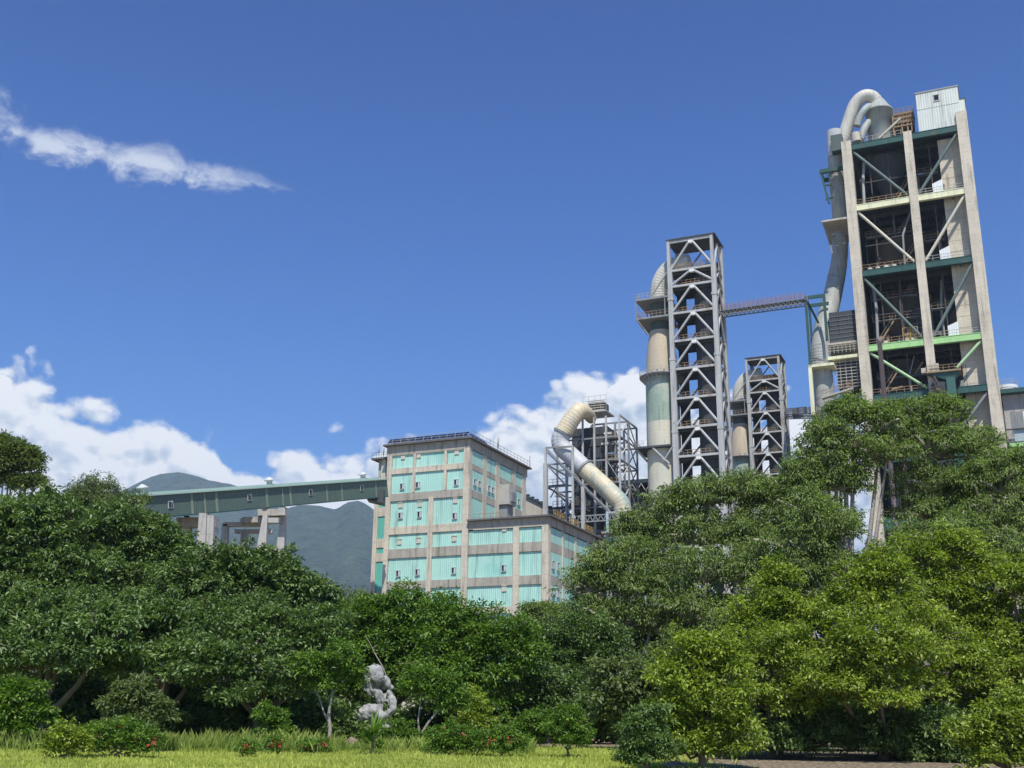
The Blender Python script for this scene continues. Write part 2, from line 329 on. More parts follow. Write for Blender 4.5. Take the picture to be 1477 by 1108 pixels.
# ------------------------------------------------------------------ ground
def sm(t): t = min(max(t, 0), 1); return t*t*(3-2*t)
def gz(y):
    if y <= 42: return .0225*max(y, -30)
    return .945*(1-sm((y-44)/40))
def ground():
    ys = [-60, -30, 0, 8, 16, 22]+list(np.arange(24, 60, .75))+list(range(60, 100, 5))+[100, 150, 250, 500, 1000, 2500, 6000]
    xs = [-6000, -2500, -800, -300, -120, -60]+list(np.arange(-40, 41, 1.5))+[60, 120, 300, 800, 2500, 6000]
    vs = []; 
    for y in ys:
        for x in xs:
            z = gz(y)
            if 24 < y < 60 and abs(x) < 41: z += .05*mnoise.noise(Vector((x*.25, y*.25, 0)))
            vs.append((x, y, z))
    n = len(xs); fs = [(j*n+i, j*n+i+1, (j+1)*n+i+1, (j+1)*n+i) for j in range(len(ys)-1) for i in range(n-1)]
    m = bpy.data.materials.new('lawn and soil'); m.use_nodes = True; t = m.node_tree; bs = t.nodes['Principled BSDF']
    g = t.nodes.new('ShaderNodeNewGeometry'); nz = t.nodes.new('ShaderNodeTexNoise'); nz.inputs['Scale'].default_value = 1.1; nz.inputs['Detail'].default_value = 8
    t.links.new(g.outputs['Position'], nz.inputs['Vector']); cr = t.nodes.new('ShaderNodeValToRGB'); t.links.new(nz.outputs[0], cr.inputs[0])
    cr.color_ramp.elements[0].position = .35; cr.color_ramp.elements[0].color = (.16, .21, .04, 1); cr.color_ramp.elements[1].position = .7; cr.color_ramp.elements[1].color = (.34, .39, .08, 1)
    sp = t.nodes.new('ShaderNodeSeparateXYZ'); t.links.new(g.outputs['Position'], sp.inputs[0])
    def mr(src, a, b):
        q = t.nodes.new('ShaderNodeMapRange'); t.links.new(src, q.inputs[0]); q.inputs[1].default_value = a; q.inputs[2].default_value = b; return q.outputs[0]
    def mm(op, a, b):
        q = t.nodes.new('ShaderNodeMath'); q.operation = op
        for i, v in enumerate((a, b)):
            if isinstance(v, (int, float)): q.inputs[i].default_value = v
            else: t.links.new(v, q.inputs[i])
        return q.outputs[0]
    wob = mm('MULTIPLY', mm('SUBTRACT', nz.outputs[0], .5), 6.0)
    soil = mm('MAXIMUM', mr(mm('ADD', sp.outputs[1], wob), 38.6, 40.5), mr(mm('ADD', sp.outputs[0], wob), 4.2, 5.4))   # leaf litter under the trees
    n2 = t.nodes.new('ShaderNodeTexNoise'); n2.inputs['Scale'].default_value = 9; n2.inputs['Detail'].default_value = 8; t.links.new(g.outputs['Position'], n2.inputs['Vector'])
    c2 = t.nodes.new('ShaderNodeValToRGB'); t.links.new(n2.outputs[0], c2.inputs[0]); c2.color_ramp.elements[0].position = .35; c2.color_ramp.elements[0].color = (.07, .055, .035, 1); c2.color_ramp.elements[1].position = .68; c2.color_ramp.elements[1].color = (.34, .27, .19, 1)
    mix = t.nodes.new('ShaderNodeMix'); mix.data_type = 'RGBA'; t.links.new(soil, mix.inputs[0]); t.links.new(cr.outputs[0], mix.inputs[6]); t.links.new(c2.outputs[0], mix.inputs[7])
    bp = t.nodes.new('ShaderNodeBump'); bp.inputs['Distance'].default_value = .05; t.links.new(n2.outputs[0], bp.inputs['Height']); t.links.new(bp.outputs[0], bs.inputs['Normal'])
    t.links.new(mix.outputs[2], bs.inputs['Base Color']); bs.inputs['Roughness'].default_value = .95; bs.inputs['Specular IOR Level'].default_value = .1
    me = bpy.data.meshes.new('ground'); me.from_pydata(vs, [], fs); me.materials.append(m)
    o = bpy.data.objects.new('ground', me); COL.objects.link(o); tag(o, kind='structure')
ground()
# ------------------------------------------------------------------ mountains
def mountain(name, prof, Rr, r0, seed, amp, az0, az1, na=260, nr=90):
    """prof: ridge outline as pixels -> elevation tangent per azimuth; a real slope from r0 up to the ridge at Rr and down behind it"""
    pr = sorted(((ray(px, py).x/ray(px, py).y), (P(px, py, 1).z-CZ)) for px, py in prof)
    xs = [p[0] for p in pr]; zs = [p[1] for p in pr]
    vs = []
    for i in range(na+1):
        x = az0+(az1-az0)*i/na; ht = float(np.interp(x, xs, zs))*Rr
        for j in range(nr+1):
            t = j/nr; y = r0+(Rr*1.35-r0)*t
            k = (y-r0)/(Rr-r0); prof_ = k**1.25 if k <= 1 else max(0, 1-(k-1)*1.6)
            q = Vector((x*y/420, y/420, seed)); nz = 1-abs(mnoise.noise(q)*1.6); nz2 = mnoise.fractal(Vector((x*y/160, y/260, seed+5)), 1, 2, 5)
            f = ((nz-.75)*amp*1.6+nz2*amp*.55)*min(1, k*4)*(1 if k <= 1 else .6)*(.25+.75*abs(1-k)**.5)
            vs.append((x*y, y, max(-20, ht*prof_+f)))
    n = nr+1; fs = [(i*n+j, (i+1)*n+j, (i+1)*n+j+1, i*n+j+1) for i in range(na) for j in range(nr)]
    me = bpy.data.meshes.new(name); me.from_pydata(vs, [], fs); me.polygons.foreach_set('use_smooth', [True]*len(fs)); me.materials.append(X['forest'])
    o = bpy.data.objects.new(name, me); COL.objects.link(o); tag(o, kind='structure')
def forest():
    m = bpy.data.materials.new('forested slope'); m.use_nodes = True; t = m.node_tree; bs = t.nodes['Principled BSDF']
    g = t.nodes.new('ShaderNodeNewGeometry'); nz = t.nodes.new('ShaderNodeTexNoise'); nz.inputs['Scale'].default_value = .02; nz.inputs['Detail'].default_value = 10; nz.inputs['Roughness'].default_value = .7
    vo = t.nodes.new('ShaderNodeTexVoronoi'); vo.inputs['Scale'].default_value = .075
    for q in (nz, vo): t.links.new(g.outputs['Position'], q.inputs['Vector'])
    cr = t.nodes.new('ShaderNodeValToRGB'); t.links.new(nz.outputs[0], cr.inputs[0])
    cr.color_ramp.elements[0].position = .35; cr.color_ramp.elements[0].color = (.018, .032, .022, 1); cr.color_ramp.elements[1].position = .7; cr.color_ramp.elements[1].color = (.065, .095, .055, 1)
    b = t.nodes.new('ShaderNodeBump'); b.inputs['Strength'].default_value = 1; b.inputs['Distance'].default_value = 9; t.links.new(vo.outputs['Distance'], b.inputs['Height']); b.invert = True
    t.links.new(b.outputs[0], bs.inputs['Normal'])
    t.links.new(cr.outputs[0], bs.inputs['Base Color']); bs.inputs['Roughness'].default_value = .95; bs.inputs['Specular IOR Level'].default_value = .1
    X['forest'] = m
forest()
mountain('far_mountain', [(-500,800),(-200,790),(0,780),(120,730),(170,712),(195,698),(215,687),(235,680),(255,679),(278,684),(300,691),(330,695),(350,702),(380,712),(430,740),(520,790),(600,830),(760,900),(1000,960),(1800,1000)], 4300, 2300, 1, 40, -.62, .45)
mountain('near_mountain', [(-500,830),(-200,800),(100,780),(260,762),(330,748),(390,736),(430,729),(460,728),(485,733),(500,722),(518,719),(532,727),(550,742),(600,790),(700,850),(800,900),(1000,960),(1800,1000)], 3700, 1500, 9, 30, -.62, .45)
# ------------------------------------------------------------------ the tall preheater tower
T = Fr(1395.8, 176.3, 188)
LV = [111.5, 98.4, 84.7, 69.75, 60.05, 48.5, 37.4, 25, 12.5]
def preheater():
    t = T.root('preheater_tower', 'tallest tower, concrete columns and green, yellow and lime beams round dark cyclones', 'tower')
    for u0, u1, zt in ((-23.25, -21.4, 112.3), (-11.65, -10.1, 112.0), (-1.95, 0, 114.2)):
        MB().box(u0, u1, 0, 1.9, 0, zt).build('column', 'conc', t)
    for u0, u1 in ((-23.1, -21.5), (-11.6, -10.2), (-1.9, -.1)):
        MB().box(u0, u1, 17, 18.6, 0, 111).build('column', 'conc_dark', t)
    bm = ['green_dk', 'yellow', 'green_dk', 'lime', 'green_dk', 'green_dk', 'green_dk', 'green_dk', 'green_dk']
    names = {'yellow': 'pale yellow beam', 'lime': 'lime green beam', 'green_dk': 'dark green beam'}
    br = ['brace_grey', 'vessel_cream', 'brace_grey', 'brace_lime', 'steel_m', 'green_dk', 'green_dk']
    for i, z in enumerate(LV):
        for u0, u1 in ((-21.4, -11.65), (-10.1, -1.95)):
            if i == 4 and u0 > -15: u0 = -7.6
            ibeam(u0, u1, z, 1.25).build('beam', bm[i], t, names[bm[i]])
        if i < 7:
            zn = LV[i+1]
            MB().tube([(-21.2, .7, z-1.5), (-11.9, .7, zn+.4)], .27, 8).build('brace', br[i], t)
            p = T.fr(1385, 0); e = (-9.9, .7, zn+.4) if i not in (3,) else (-6.6, .3, 63.6)
            MB().tube([(-2.1, .7, z-1.5), e], .3, 8).build('brace', br[i], t)
        MB().box(-21.9, -.9, 1.0, 17.5, z-.32, z-.08).build('floor_deck', 'steel_dk', t)
        m = MB()
        for u in np.arange(-20.5, -2, 2.35): m.box(u-.09, u+.09, 1.1, 17.3, z-1.0, z-.33)
        for v in (5, 9, 13): m.box(-21.3, -2, v-.15, v+.15, z-1.3, z-.34)
        m.build('floor_joists', 'steel_dk', t)
        if i:
            railing((-21.3, .45, z+.01), (-11.75, .45, z+.01)).build('railing', 'rail', t)
            if i != 4: railing((-10, .45, z+.01), (-2, .45, z+.01)).build('railing', 'rail_grey', t)
    # concrete lift shaft in the right bay
    c0 = T.fr(1352, 205, 2.6).x
    m = MB().box(c0, -1.98, 2.6, 8.0, 0, 110.2); m.build('lift_shaft', 'conc', t)
    m = MB()
    for z in np.arange(3, 110, 2.15): m.box(c0+.02, -2, 2.57, 2.6, z, z+.035)
    m.build('shuttering_joints', 'conc_dark', t)
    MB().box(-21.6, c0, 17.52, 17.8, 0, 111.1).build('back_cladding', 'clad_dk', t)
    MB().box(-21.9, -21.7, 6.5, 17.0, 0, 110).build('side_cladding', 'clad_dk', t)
    # small white machine sheds next to the shaft
    for z in LV[1:4]:
        m = MB().add([(c0-1.7,1.15,z+.02),(c0+.15,1.15,z+.02),(c0+.15,2.5,z+.02),(c0-1.7,2.5,z+.02),(c0-1.7,1.15,z+2.2),(c0+.15,1.15,z+2.9),(c0+.15,2.5,z+2.9),(c0-1.7,2.5,z+2.2)],
            [(0,3,2,1),(4,5,6,7),(0,1,5,4),(1,2,6,5),(2,3,7,6),(3,0,4,7)])
        m.build('machine_shed', 'white', t)
    # cyclones and ducts inside, one set per level
    def cyc(u, v, r, z0, z1, mat, cone=.55, roof=True, name='cyclone'):
        zc = z0+(z1-z0)*cone
        prof = [(.6, z0), (r, zc), (r, z1), (r*1.03, z1), (r*1.03, z1+.25), (r*.3, z1+1.3)] if roof else [(.7, z0), (r, zc), (r, z1)]
        MB().lathe(u, v, prof, 28).build(name, mat, t)
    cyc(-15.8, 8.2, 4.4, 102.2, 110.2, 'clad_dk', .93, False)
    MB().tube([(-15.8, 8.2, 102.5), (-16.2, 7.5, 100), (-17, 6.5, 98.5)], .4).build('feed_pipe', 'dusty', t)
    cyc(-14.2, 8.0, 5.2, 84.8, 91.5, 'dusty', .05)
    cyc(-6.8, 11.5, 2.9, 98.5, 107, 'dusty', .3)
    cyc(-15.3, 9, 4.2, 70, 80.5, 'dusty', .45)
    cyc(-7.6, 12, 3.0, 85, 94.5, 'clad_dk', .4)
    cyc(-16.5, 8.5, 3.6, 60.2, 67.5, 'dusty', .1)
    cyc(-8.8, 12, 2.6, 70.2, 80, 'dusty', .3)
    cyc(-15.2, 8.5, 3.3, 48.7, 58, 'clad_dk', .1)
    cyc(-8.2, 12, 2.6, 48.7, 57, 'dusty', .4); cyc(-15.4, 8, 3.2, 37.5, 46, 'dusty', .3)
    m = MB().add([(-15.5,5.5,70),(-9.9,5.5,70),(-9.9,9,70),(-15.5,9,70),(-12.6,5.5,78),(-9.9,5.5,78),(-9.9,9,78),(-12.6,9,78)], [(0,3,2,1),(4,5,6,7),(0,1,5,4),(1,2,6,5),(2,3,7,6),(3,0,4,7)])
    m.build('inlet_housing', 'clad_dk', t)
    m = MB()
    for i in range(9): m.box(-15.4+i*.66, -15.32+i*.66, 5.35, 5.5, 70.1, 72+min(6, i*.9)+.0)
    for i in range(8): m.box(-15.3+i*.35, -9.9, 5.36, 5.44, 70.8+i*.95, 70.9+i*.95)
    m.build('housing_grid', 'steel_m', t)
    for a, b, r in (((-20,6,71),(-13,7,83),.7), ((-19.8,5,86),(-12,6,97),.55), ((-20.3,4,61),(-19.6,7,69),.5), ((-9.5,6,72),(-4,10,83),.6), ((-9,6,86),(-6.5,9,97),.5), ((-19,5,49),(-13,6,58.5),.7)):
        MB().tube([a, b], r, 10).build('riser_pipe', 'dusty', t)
    # inner galleries, ladders and stair flights seen in the gloom
    for z, a, b, v in ((75.6,-20.6,-12.2,4),(80.2,-20.6,-12.2,4.5),(92.8,-20.5,-12,3.5),(76.5,-9.9,-6.5,3.5),(104.5,-9.9,-6.2,4),(90.5,-9.9,-6.3,4),(64.2,-20.6,-12,4),(53.5,-20.6,-12,4)):
        MB().box(a, b, v, v+1.1, z-.12, z).build('gallery', 'steel_m', t); railing((a, v, z), (b, v, z), 1.1, 1.1, .06).build('railing', 'rail', t)
    m = MB()
    for k in range(14): m.bar((-17+k*.35, 5.2, 61+k*.45), (-17+k*.35, 6.2, 61+k*.45), .3, .06)
    m.bar((-17, 5.2, 60.8), (-12.4, 5.2, 66.9), .12, .3); m.build('stair_flight', 'rail', t)
    q_ = random.Random(21)
    for i in range(1, 8):
        z0, z1 = LV[i], LV[i-1]-1.4
        for k in range(9):
            u = q_.uniform(-20.8, -2.6) if k < 6 else q_.uniform(-20.8, -12.2); v = q_.uniform(1.9, 5.5); h_ = q_.uniform(.8, 2.6)
            if -12 < u < -9.8: continue
            if k % 3 == 0: MB().box(u, u+q_.uniform(.6, 1.8), v, v+1.2, z0, z0+h_).build('equipment_box', q_.choice(('dusty', 'steel_m', 'beige_wall', 'rail')), t)
            elif k % 3 == 1: MB().tube([(u, v, z0), (u+q_.uniform(-.4, .4), v, z0+(z1-z0)*.55), (u+q_.uniform(-2, 2), v+2, z1)], q_.uniform(.12, .3), 8).build('process_pipe', q_.choice(('dusty', 'steel_m', 'duct')), t)
            else: MB().tube([(u, v, z0+h_), (min(u+q_.uniform(2, 5), -2.4), v, z0+h_+q_.uniform(-.3, .8))], q_.uniform(.12, .35), 8).build('process_pipe', q_.choice(('dusty', 'rail', 'steel_m')), t)
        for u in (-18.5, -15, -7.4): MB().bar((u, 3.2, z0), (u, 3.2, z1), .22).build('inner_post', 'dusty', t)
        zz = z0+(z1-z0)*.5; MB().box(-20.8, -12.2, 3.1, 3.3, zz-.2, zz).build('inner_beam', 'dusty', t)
        m = MB(); x = q_.choice((-20, -14.5)); n_ = 11
        for k in range(n_): m.bar((x+k*.3, 2.4, z0+.3+k*.42), (x+k*.3, 3.3, z0+.3+k*.42), .28, .05)
        m.bar((x, 2.4, z0+.1), (x+n_*.3, 2.4, z0+.3+n_*.42), .08, .25).bar((x, 2.4, z0+1.1), (x+n_*.3, 2.4, z0+1.3+n_*.42), .07); m.build('stair_flight', 'rail', t)
    # round lids and small gear standing at the deck edges
    for z, us in ((84.7, (-20,-18.6,-17.1,-15.6)), (69.75, (-19.5,-18.4,-14.6,-13.6,-13))):
        for u in us: MB().lathe(u, 1.5, [(.42, z), (.5, z+.4), (.38, z+.72), (.1, z+.85)], 12).build('deck_drum', 'beige_wall', t)
    m = MB().box(-14.9, -12.9, 1.2, 2.4, 69.8, 71.3).box(-14.5, -13.3, 1.2, 2.3, 71.3, 72.4); m.build('deck_motor', 'rail', t)
    m = MB()
    for z in (69.9, 71.3, 72.5): m.bar((-15.2,1.0,z),(-12.6,1.0,z),.12)
    for u in (-15.2,-13.9,-12.6): m.bar((u,1.0,69.8),(u,1.0,72.5),.12)
    m.build('motor_frame', 'ochre', t)
    # top vessel with two swan neck ducts
    def pt(px, py, v): p = T.fr(px, py, v); return (p.x, v, p.z)
    vb = T.fr(1270, 200, 6); vt = T.fr(1268, 157, 6)
    a = T.fr(1250, 175, 6).x; b = T.fr(1289, 175, 6).x; cu = (a+b)/2; r = (b-a)/2
    MB().lathe(cu, 6, [(r*1.02, 111.6), (r*1.02, vt.z-1), (r*1.06, vt.z-1), (r*1.06, vt.z-.6), (r*.98, vt.z-.5), (r*.45, vt.z+1.9), (.2, vt.z+2.1)], 40).build('top_cyclone', 'duct', t)
    pts, rs = ribbed([pt(1212,213,5), pt(1218,196,5), pt(1226,170,5), pt(1234,150,5), pt(1246,139,5), pt(1258,140,5.5), pt(1266,150,6), pt(1267.5,160,6)], 1.28)
    MB().tube(pts, rs, 32, True, False).build('swan_neck_duct', 'duct_pale', t)
    pts, rs = ribbed([pt(1236,182,3), pt(1240,170,3), pt(1247,159,3.2), pt(1254,154,4.5), pt(1258,158,6)], .72)
    MB().tube(pts, rs, 24, True, False).build('swan_neck_duct', 'duct', t)
    pts, rs = ribbed([pt(1241,202,3), pt(1246,188,3.5), pt(1253,176,4.5)], .75)
    MB().tube(pts, rs, 24, True, False).build('swan_neck_duct', 'duct', t)
    MB().tube([pt(1236,205,1.2), pt(1234,193,1.2)], .95, 16).build('small_drum', 'beige_wall', t)
    m = railing(pt(1226,208,.7), pt(1243,204,.7), 2.2, .8, .09, 3); m.build('railing', 'rail', t)
    railing(pt(1243,207,.7), pt(1300,196,.7), 1.3, 1.1, .07).build('railing', 'rail_grey', t)
    MB().bar(pt(1268,200,.9), pt(1299,171,.9), .55, .35).build('chute', 'beige_wall', t)
    # rust coloured stair gear between vessel and penthouse
    m = MB(); 
    for q in ((1290,196),(1302,192),(1310,190),(1316,189)):
        p = pt(*q, 3); m.bar(p, (p[0], 3, p[2]+4.2), .25)
        p = pt(*q, 6); m.bar(p, (p[0], 6, p[2]+4.2), .25)
    m.build('stair_posts', 'rail', t)
    for k, (y0, y1) in enumerate(((178,174),(184,180),(172,168),(166,162))):
        p = pt(1289, y0, 3); q = pt(1318, y1, 3)
        MB().box(p[0], q[0], 2.8, 6.2, p[2]-.15, p[2]+.1).build('stair_landing', 'rail', t)
        railing((p[0], 2.8, p[2]+.1), (q[0], 2.8, p[2]+.1), 1.0, .9, .08).build('railing', 'rail', t)
    MB().box(pt(1298,0,4)[0] if 0 else pt(1296,185,4)[0], pt(1319,185,4)[0], 4, 8, 111.6, 115.6).build('fan_housing', 'dusty', t)
    # pale sheet metal penthouse
    p0 = T.fr(1320, 136, .6); p1 = T.fr(1381, 126, .6)
    MB().box(p0.x, p1.x, .6, 7.2, 111.75, p0.z).build('penthouse_wall', 'pent', t)
    MB().box(p0.x-.15, p1.x+.15, .45, 7.35, p0.z, p0.z+.16).build('penthouse_roof', 'rail_grey', t)
    MB().box(p1.x, p1.x+1.0, 2.5, 7, 111.75, p0.z-1.9).build('penthouse_annex', 'pent', t)
    MB().box(p1.x-.1, p1.x+1.15, 2.4, 7.1, p0.z-1.9, p0.z-1.75).build('penthouse_roof', 'green_dk', t)
    a = T.fr(1346, 138, .6); b = T.fr(1355, 144.5, .6); f = MB()
    f.box(a.x, b.x, .5, .6, b.z, a.z).box(a.x-.1, b.x+.1, .47, .6, b.z-.12, b.z).box(a.x-.1, b.x+.1, .44, .6, a.z, a.z+.1)
    fo = f.build('window', 'cream', t); MB().box(a.x+.1, b.x-.1, .46, .5, b.z+.08, a.z-.08).build('pane', 'glass', fo)
    MB().box(p0.x, p1.x, .56, .6, (111.7+p0.z)/2+.5, (111.7+p0.z)/2+.58).build('sheet_joint', 'rail_grey', t)
    # green steel at the left edge: brackets and their decks
    def w(px, py, v): p = T.fr(px, py, v); return Vector((p.x, v, p.z))
    a = w(1182,246,3); b = w(1216,239,3)
    m = MB(); m.box(a.x, -23.1, 2.6, 3.2, a.z-.8, a.z).box(a.x, -23.1, 6.6, 7.2, a.z-.8, a.z).box(a.x, a.x+.5, 3.2, 6.6, a.z-.7, a.z-.05)
    m.build('bracket_beam', 'green_dk', t)
    m = MB().bar((a.x+.2, 2.9, a.z-.5), w(1196,294,2.9), .4).bar((a.x+1.2, 2.9, a.z-.9), w(1194,262,2.9)+Vector((.8,0,0)), .3)
    m.bar(w(1186,268,2.9)+Vector((.3,0,0)), w(1200,266,2.9), .35).bar(w(1191,288,2.9), w(1202,284,2.9), .35); m.build('bracket_strut', 'green_dk', t)
    a = w(1188,326,2); m = MB().box(a.x, -23.3, -.6, 5.6, a.z-.35, a.z).box(a.x, a.x+1.0, 5.6, 11, a.z-.35, a.z).box(-24.6, -23.3, 5.6, 11, a.z-.35, a.z); m.build('bracket_deck', 'beige_wall', t)
    m = MB().bar((a.x+.2, 1.8, a.z-.4), w(1201,366,1.8), .3)
    for k in range(1, 6): q = (a.x+.2+k*.33, 1.8, a.z-.4-k*.85*1.0); m.bar(q, (q[0]+2.2, 1.8, q[2]+.35), .16)
    m.build('bracket_strut', 'steel_m', t)
    # left annex floors: grid walls, decks, stair
    def slab(x0, x1, y, v0, v1, h, mat, name):
        a = w(x0, y, v0); b = w(x1, y, v0); return MB().box(a.x, min(b.x, -23.28), v0, v1, a.z-h, a.z).build(name, mat, t)
    a = w(1199,450,1); b = w(1198,494,1)
    MB().box(b.x, -23.28, 1.4, 9, b.z, a.z).build('annex_wall', 'clad_dk', t)
    m = MB()
    for k in range(7): m.box(b.x-.02, -23.3, 1.3, 1.36, b.z+k*.85, b.z+k*.85+.07)
    m.build('annex_rails', 'steel_m', t)
    slab(1191, 1240, 496, .8, 8, .35, 'beige_wall', 'annex_deck')
    a = w(1192, 511, .8); railing((a.x, .8, a.z), (-23.3, .8, a.z), 1.5, .75, .09, 3).build('railing', 'rail_grey', t)
    slab(1193, 1240, 515, .6, 8, .6, 'yellow', 'annex_deck')
    a = w(1203, 520, 1.4); b = w(1203, 560, 1.4); MB().box(a.x+.3, -23.28, 2.6, 8, b.z, a.z).build('annex_wall', 'dusty', t)
    m = MB()
    for k in range(9): m.bar((a.x, 1.5, b.z+k*.62), (-23.3, 1.5, b.z+k*.62), .12)
    for k in range(5): m.bar((a.x+k*1.0, 1.5, b.z), (a.x+k*1.0, 1.5, a.z), .1)
    m.build('annex_grid', 'rail_grey', t)
    MB().box(w(1198,540,1.2).x, w(1201,540,1.2).x, 1.0, 1.4, 40, w(1198,518,1.2).z).build('annex_post', 'steel_m', t)
    a = w(1186, 575, -1.5); b = w(1231, 561, -1.5); m = MB(); m.bar(a, b, 1.4, .3); m.build('sloping_gantry', 'rail_grey', t)
    railing(a+Vector((0,-.6,.1)), b+Vector((0,-.6,.1)), 1.2, .8, .09).build('railing', 'rail', t)
    for (x0,y0,x1,y1) in ((1199,582,1214,588),(1199,606,1205,612)):
        a = w(x0,y0,-.5); b = w(x1,y1-3,-.5); railing(a, (b.x, -.5, a.z), 1.2, .8, .09).build('railing', 'rail', t); MB().box(a.x, b.x, -.5, 1, a.z-.2, a.z).build('landing', 'rail_grey', t)
    m = MB(); m.bar(w(1207,582,-.8), w(1222,600,-.8), 1.0, .2).bar(w(1200,585,-.8), w(1200,640,-.8), .2).bar(w(1222,600,-.8), w(1205,620,-.8), 1, .2); m.build('stair_flight', 'rail', t)
    # green hopper tower in front of the right bay
    a = w(1336,537,-1.6); b = w(1386,531,-1.6)
    MB().box(a.x, b.x, -1.9, 1.9, a.z-.3, a.z).build('hopper_deck', 'rail', t); railing((a.x, -1.8, a.z), (b.x, -1.8, a.z), 1.0, .9, .07).build('railing', 'rail', t)
    z = a.z
    m = MB().add([(a.x+.3,-1.6,z-.35),(b.x-.3,-1.6,z-.35),(b.x-.3,1.0,z-.35),(a.x+.3,1.0,z-.35),(a.x+3.1,-1.4,z-1.7),(b.x-1.4,-1.4,z-1.7),(b.x-1.4,.8,z-1.7),(a.x+3.1,.8,z-1.7)], [(0,3,2,1),(4,5,6,7),(0,1,5,4),(1,2,6,5),(2,3,7,6),(3,0,4,7)])
    m.build('hopper', 'green_dk', t)
    p = w(1366,560,-1.5); q = w(1379,560,-1.5)
    MB().box(p.x, q.x, -1.7, -.2, 0, z-1.4).build('hopper_leg', 'green_md', t)
    MB().box(a.x+.5, p.x-.05, -1.2, 1.0, 0, z-1.9).build('hopper_casing', 'clad_dk', t)
    m = MB().box(p.x-.1, q.x+.1, -1.8, -.1, z-7.6, z-7.3).box(p.x-.05, q.x+.05, -1.8, -.1, z-10.5, z-10.2); m.build('hopper_flange', 'green_md', t)
    m = MB().tube([(a.x+1.2,-1.9,z-1), (a.x+1.8,-2.0,z-2.5), (a.x+1.5,-2.0,z-4), (a.x+1.7,-2,z-12)], .22, 8).tube([(a.x+.3,-2.2,z-3.3),(a.x+2.2,-2.2,z-2.9)], .12, 6).lathe(a.x+1.6, -2, [(.1,z-4.3),(.5,z-4),(.5,z-3.4),(.1,z-3.1)], 10)
    m.build('valve_pipe', 'dusty', t)
    m = MB().box(p.x-4, p.x-3.2, -1.4, -.6, z, z+.9).box(p.x-2.6, p.x-1, -1.5, -.5, z, z+1.5); m.build('deck_motor', 'beige_wall', t)
    for z in (37.4,): MB().box(-21.4, -11.7, -.1, .1, z-2.4, z-1.3).build('deck_skirt', 'green_dk', t)
preheater()
# big downcomer duct on the tower's left flank
def downcomer():
    t = T.root('downcomer_duct', 'long grey downcomer duct snaking down the left flank of the tallest tower', 'duct')
    def w(px, py, v): p = T.fr(px, py, v); return Vector((p.x, v, p.z))
    pts, rs = ribbed([w(1203.5,190,5), w(1205,228,5)], 1.55, 1.6, .015); MB().tube(pts, rs, 40, True, False).build('silver_top', 'duct_silver', t)
    q = [w(1205,228,5), w(1207,262,5.5), w(1211,300,6.5), w(1212,335,8), w(1211,372,8.5), w(1206,402,8), w(1198,438,6.5), w(1189,470,4), w(1184,500,2), w(1184,522,1.6)]
    pts, rs = ribbed(q, [1.45,1.5,1.5,1.5,1.55,1.7,1.8,1.8,1.8,1.75]); MB().tube(pts, rs, 40, True, False).build('ribbed_shell', 'duct', t)
    for (px, py, v, r) in ((1206,402,8,1.78), (1184,521,1.6,1.95), (1204.5,206,5,1.62), (1205,216,5,1.62)):
        c = w(px, py, v); MB().tube([c+Vector((-.05,0,-.12)), c+Vector((.05,0,.12))], r, 28).build('flange', 'steel_m', t)
    pts, rs = ribbed([w(1184,522,1.6), w(1189,570,1.6), w(1195,640,1.6), w(1203,720,1.6)], 1.75, 1.2, .02); MB().tube(pts, rs, 40, True, False).build('lower_shell', 'duct', t)
    c = w(1211,200,3.2); MB().box(c.x-1.6, c.x+.6, 1.8, 4, c.z-3.2, c.z+.3).build('valve_box', 'vessel_dk', t)
downcomer()
def portal():
    t = T.root('steel_portal', 'slender green and pale yellow steel portal left of the tallest tower', 'steel frame')
    def w(px, py, v): p = T.fr(px, py, v); return Vector((p.x, v, p.z))
    a = w(1160,428,-1.5); b = w(1190,424,-1.5); zm = w(1168,527,-1.5).z
    for v in (-1.5, 3): MB().box(a.x, b.x, v-.2, v+.2, a.z-.6, a.z).build('top_beam', 'green_dk', t)
    MB().box(a.x, a.x+.35, -1.3, 2.8, a.z-.6, a.z).build('top_beam', 'green_dk', t)
    MB().box(a.x, a.x+.45, -1.7, -1.3, zm, a.z-.6).build('post', 'green_dk', t)
    MB().box(b.x-.5, b.x, -1.7, -1.3, w(0+1190,492,-1.5).z, a.z-.6).build('post', 'green_dk', t)
    MB().bar((a.x+.2, 3, a.z-.6), (a.x+.2, 3, 40), .4).build('post', 'green_dk', t)
    MB().bar((a.x+.4, -1.5, a.z-.8), (a.x+1.9, 1.5, a.z-4.6), .3).build('knee_brace', 'green_dk', t)
    MB().box(a.x-.15, a.x+.5, -1.8, -1.1, w(1172,600,-1.5).z, zm).build('post', 'yellow', t)
    MB().box(a.x, a.x+.4, -1.7, -1.3, 0, w(1172,600,-1.5).z).build('post', 'green_dk', t)
    MB().box(a.x-.15, w(1203,526,-1.5).x, -1.8, 2.5, zm-.5, zm).build('deck_beam', 'yellow', t)
    railing((a.x, -1.6, zm), (w(1192,526,-1.5).x, -1.6, zm), 1, .8, .06).build('railing', 'rail_grey', t)
portal()
p = P(1268, 488, 176); zt = p.z
o = MB().tube([(0,0,0), (0,0,zt-.9), (0,0,zt-.85), (0,0,zt)], [.38,.38,.5,.5], 12).tube([(0,0,zt*.72),(0,0,zt*.72+.25)], .45, 12).build('vent_stack', 'mauve')
o.location = (p.x, 176, 0); tag(o, 'thin mauve rusty vent pipe standing in front of the tallest tower', 'pipe')
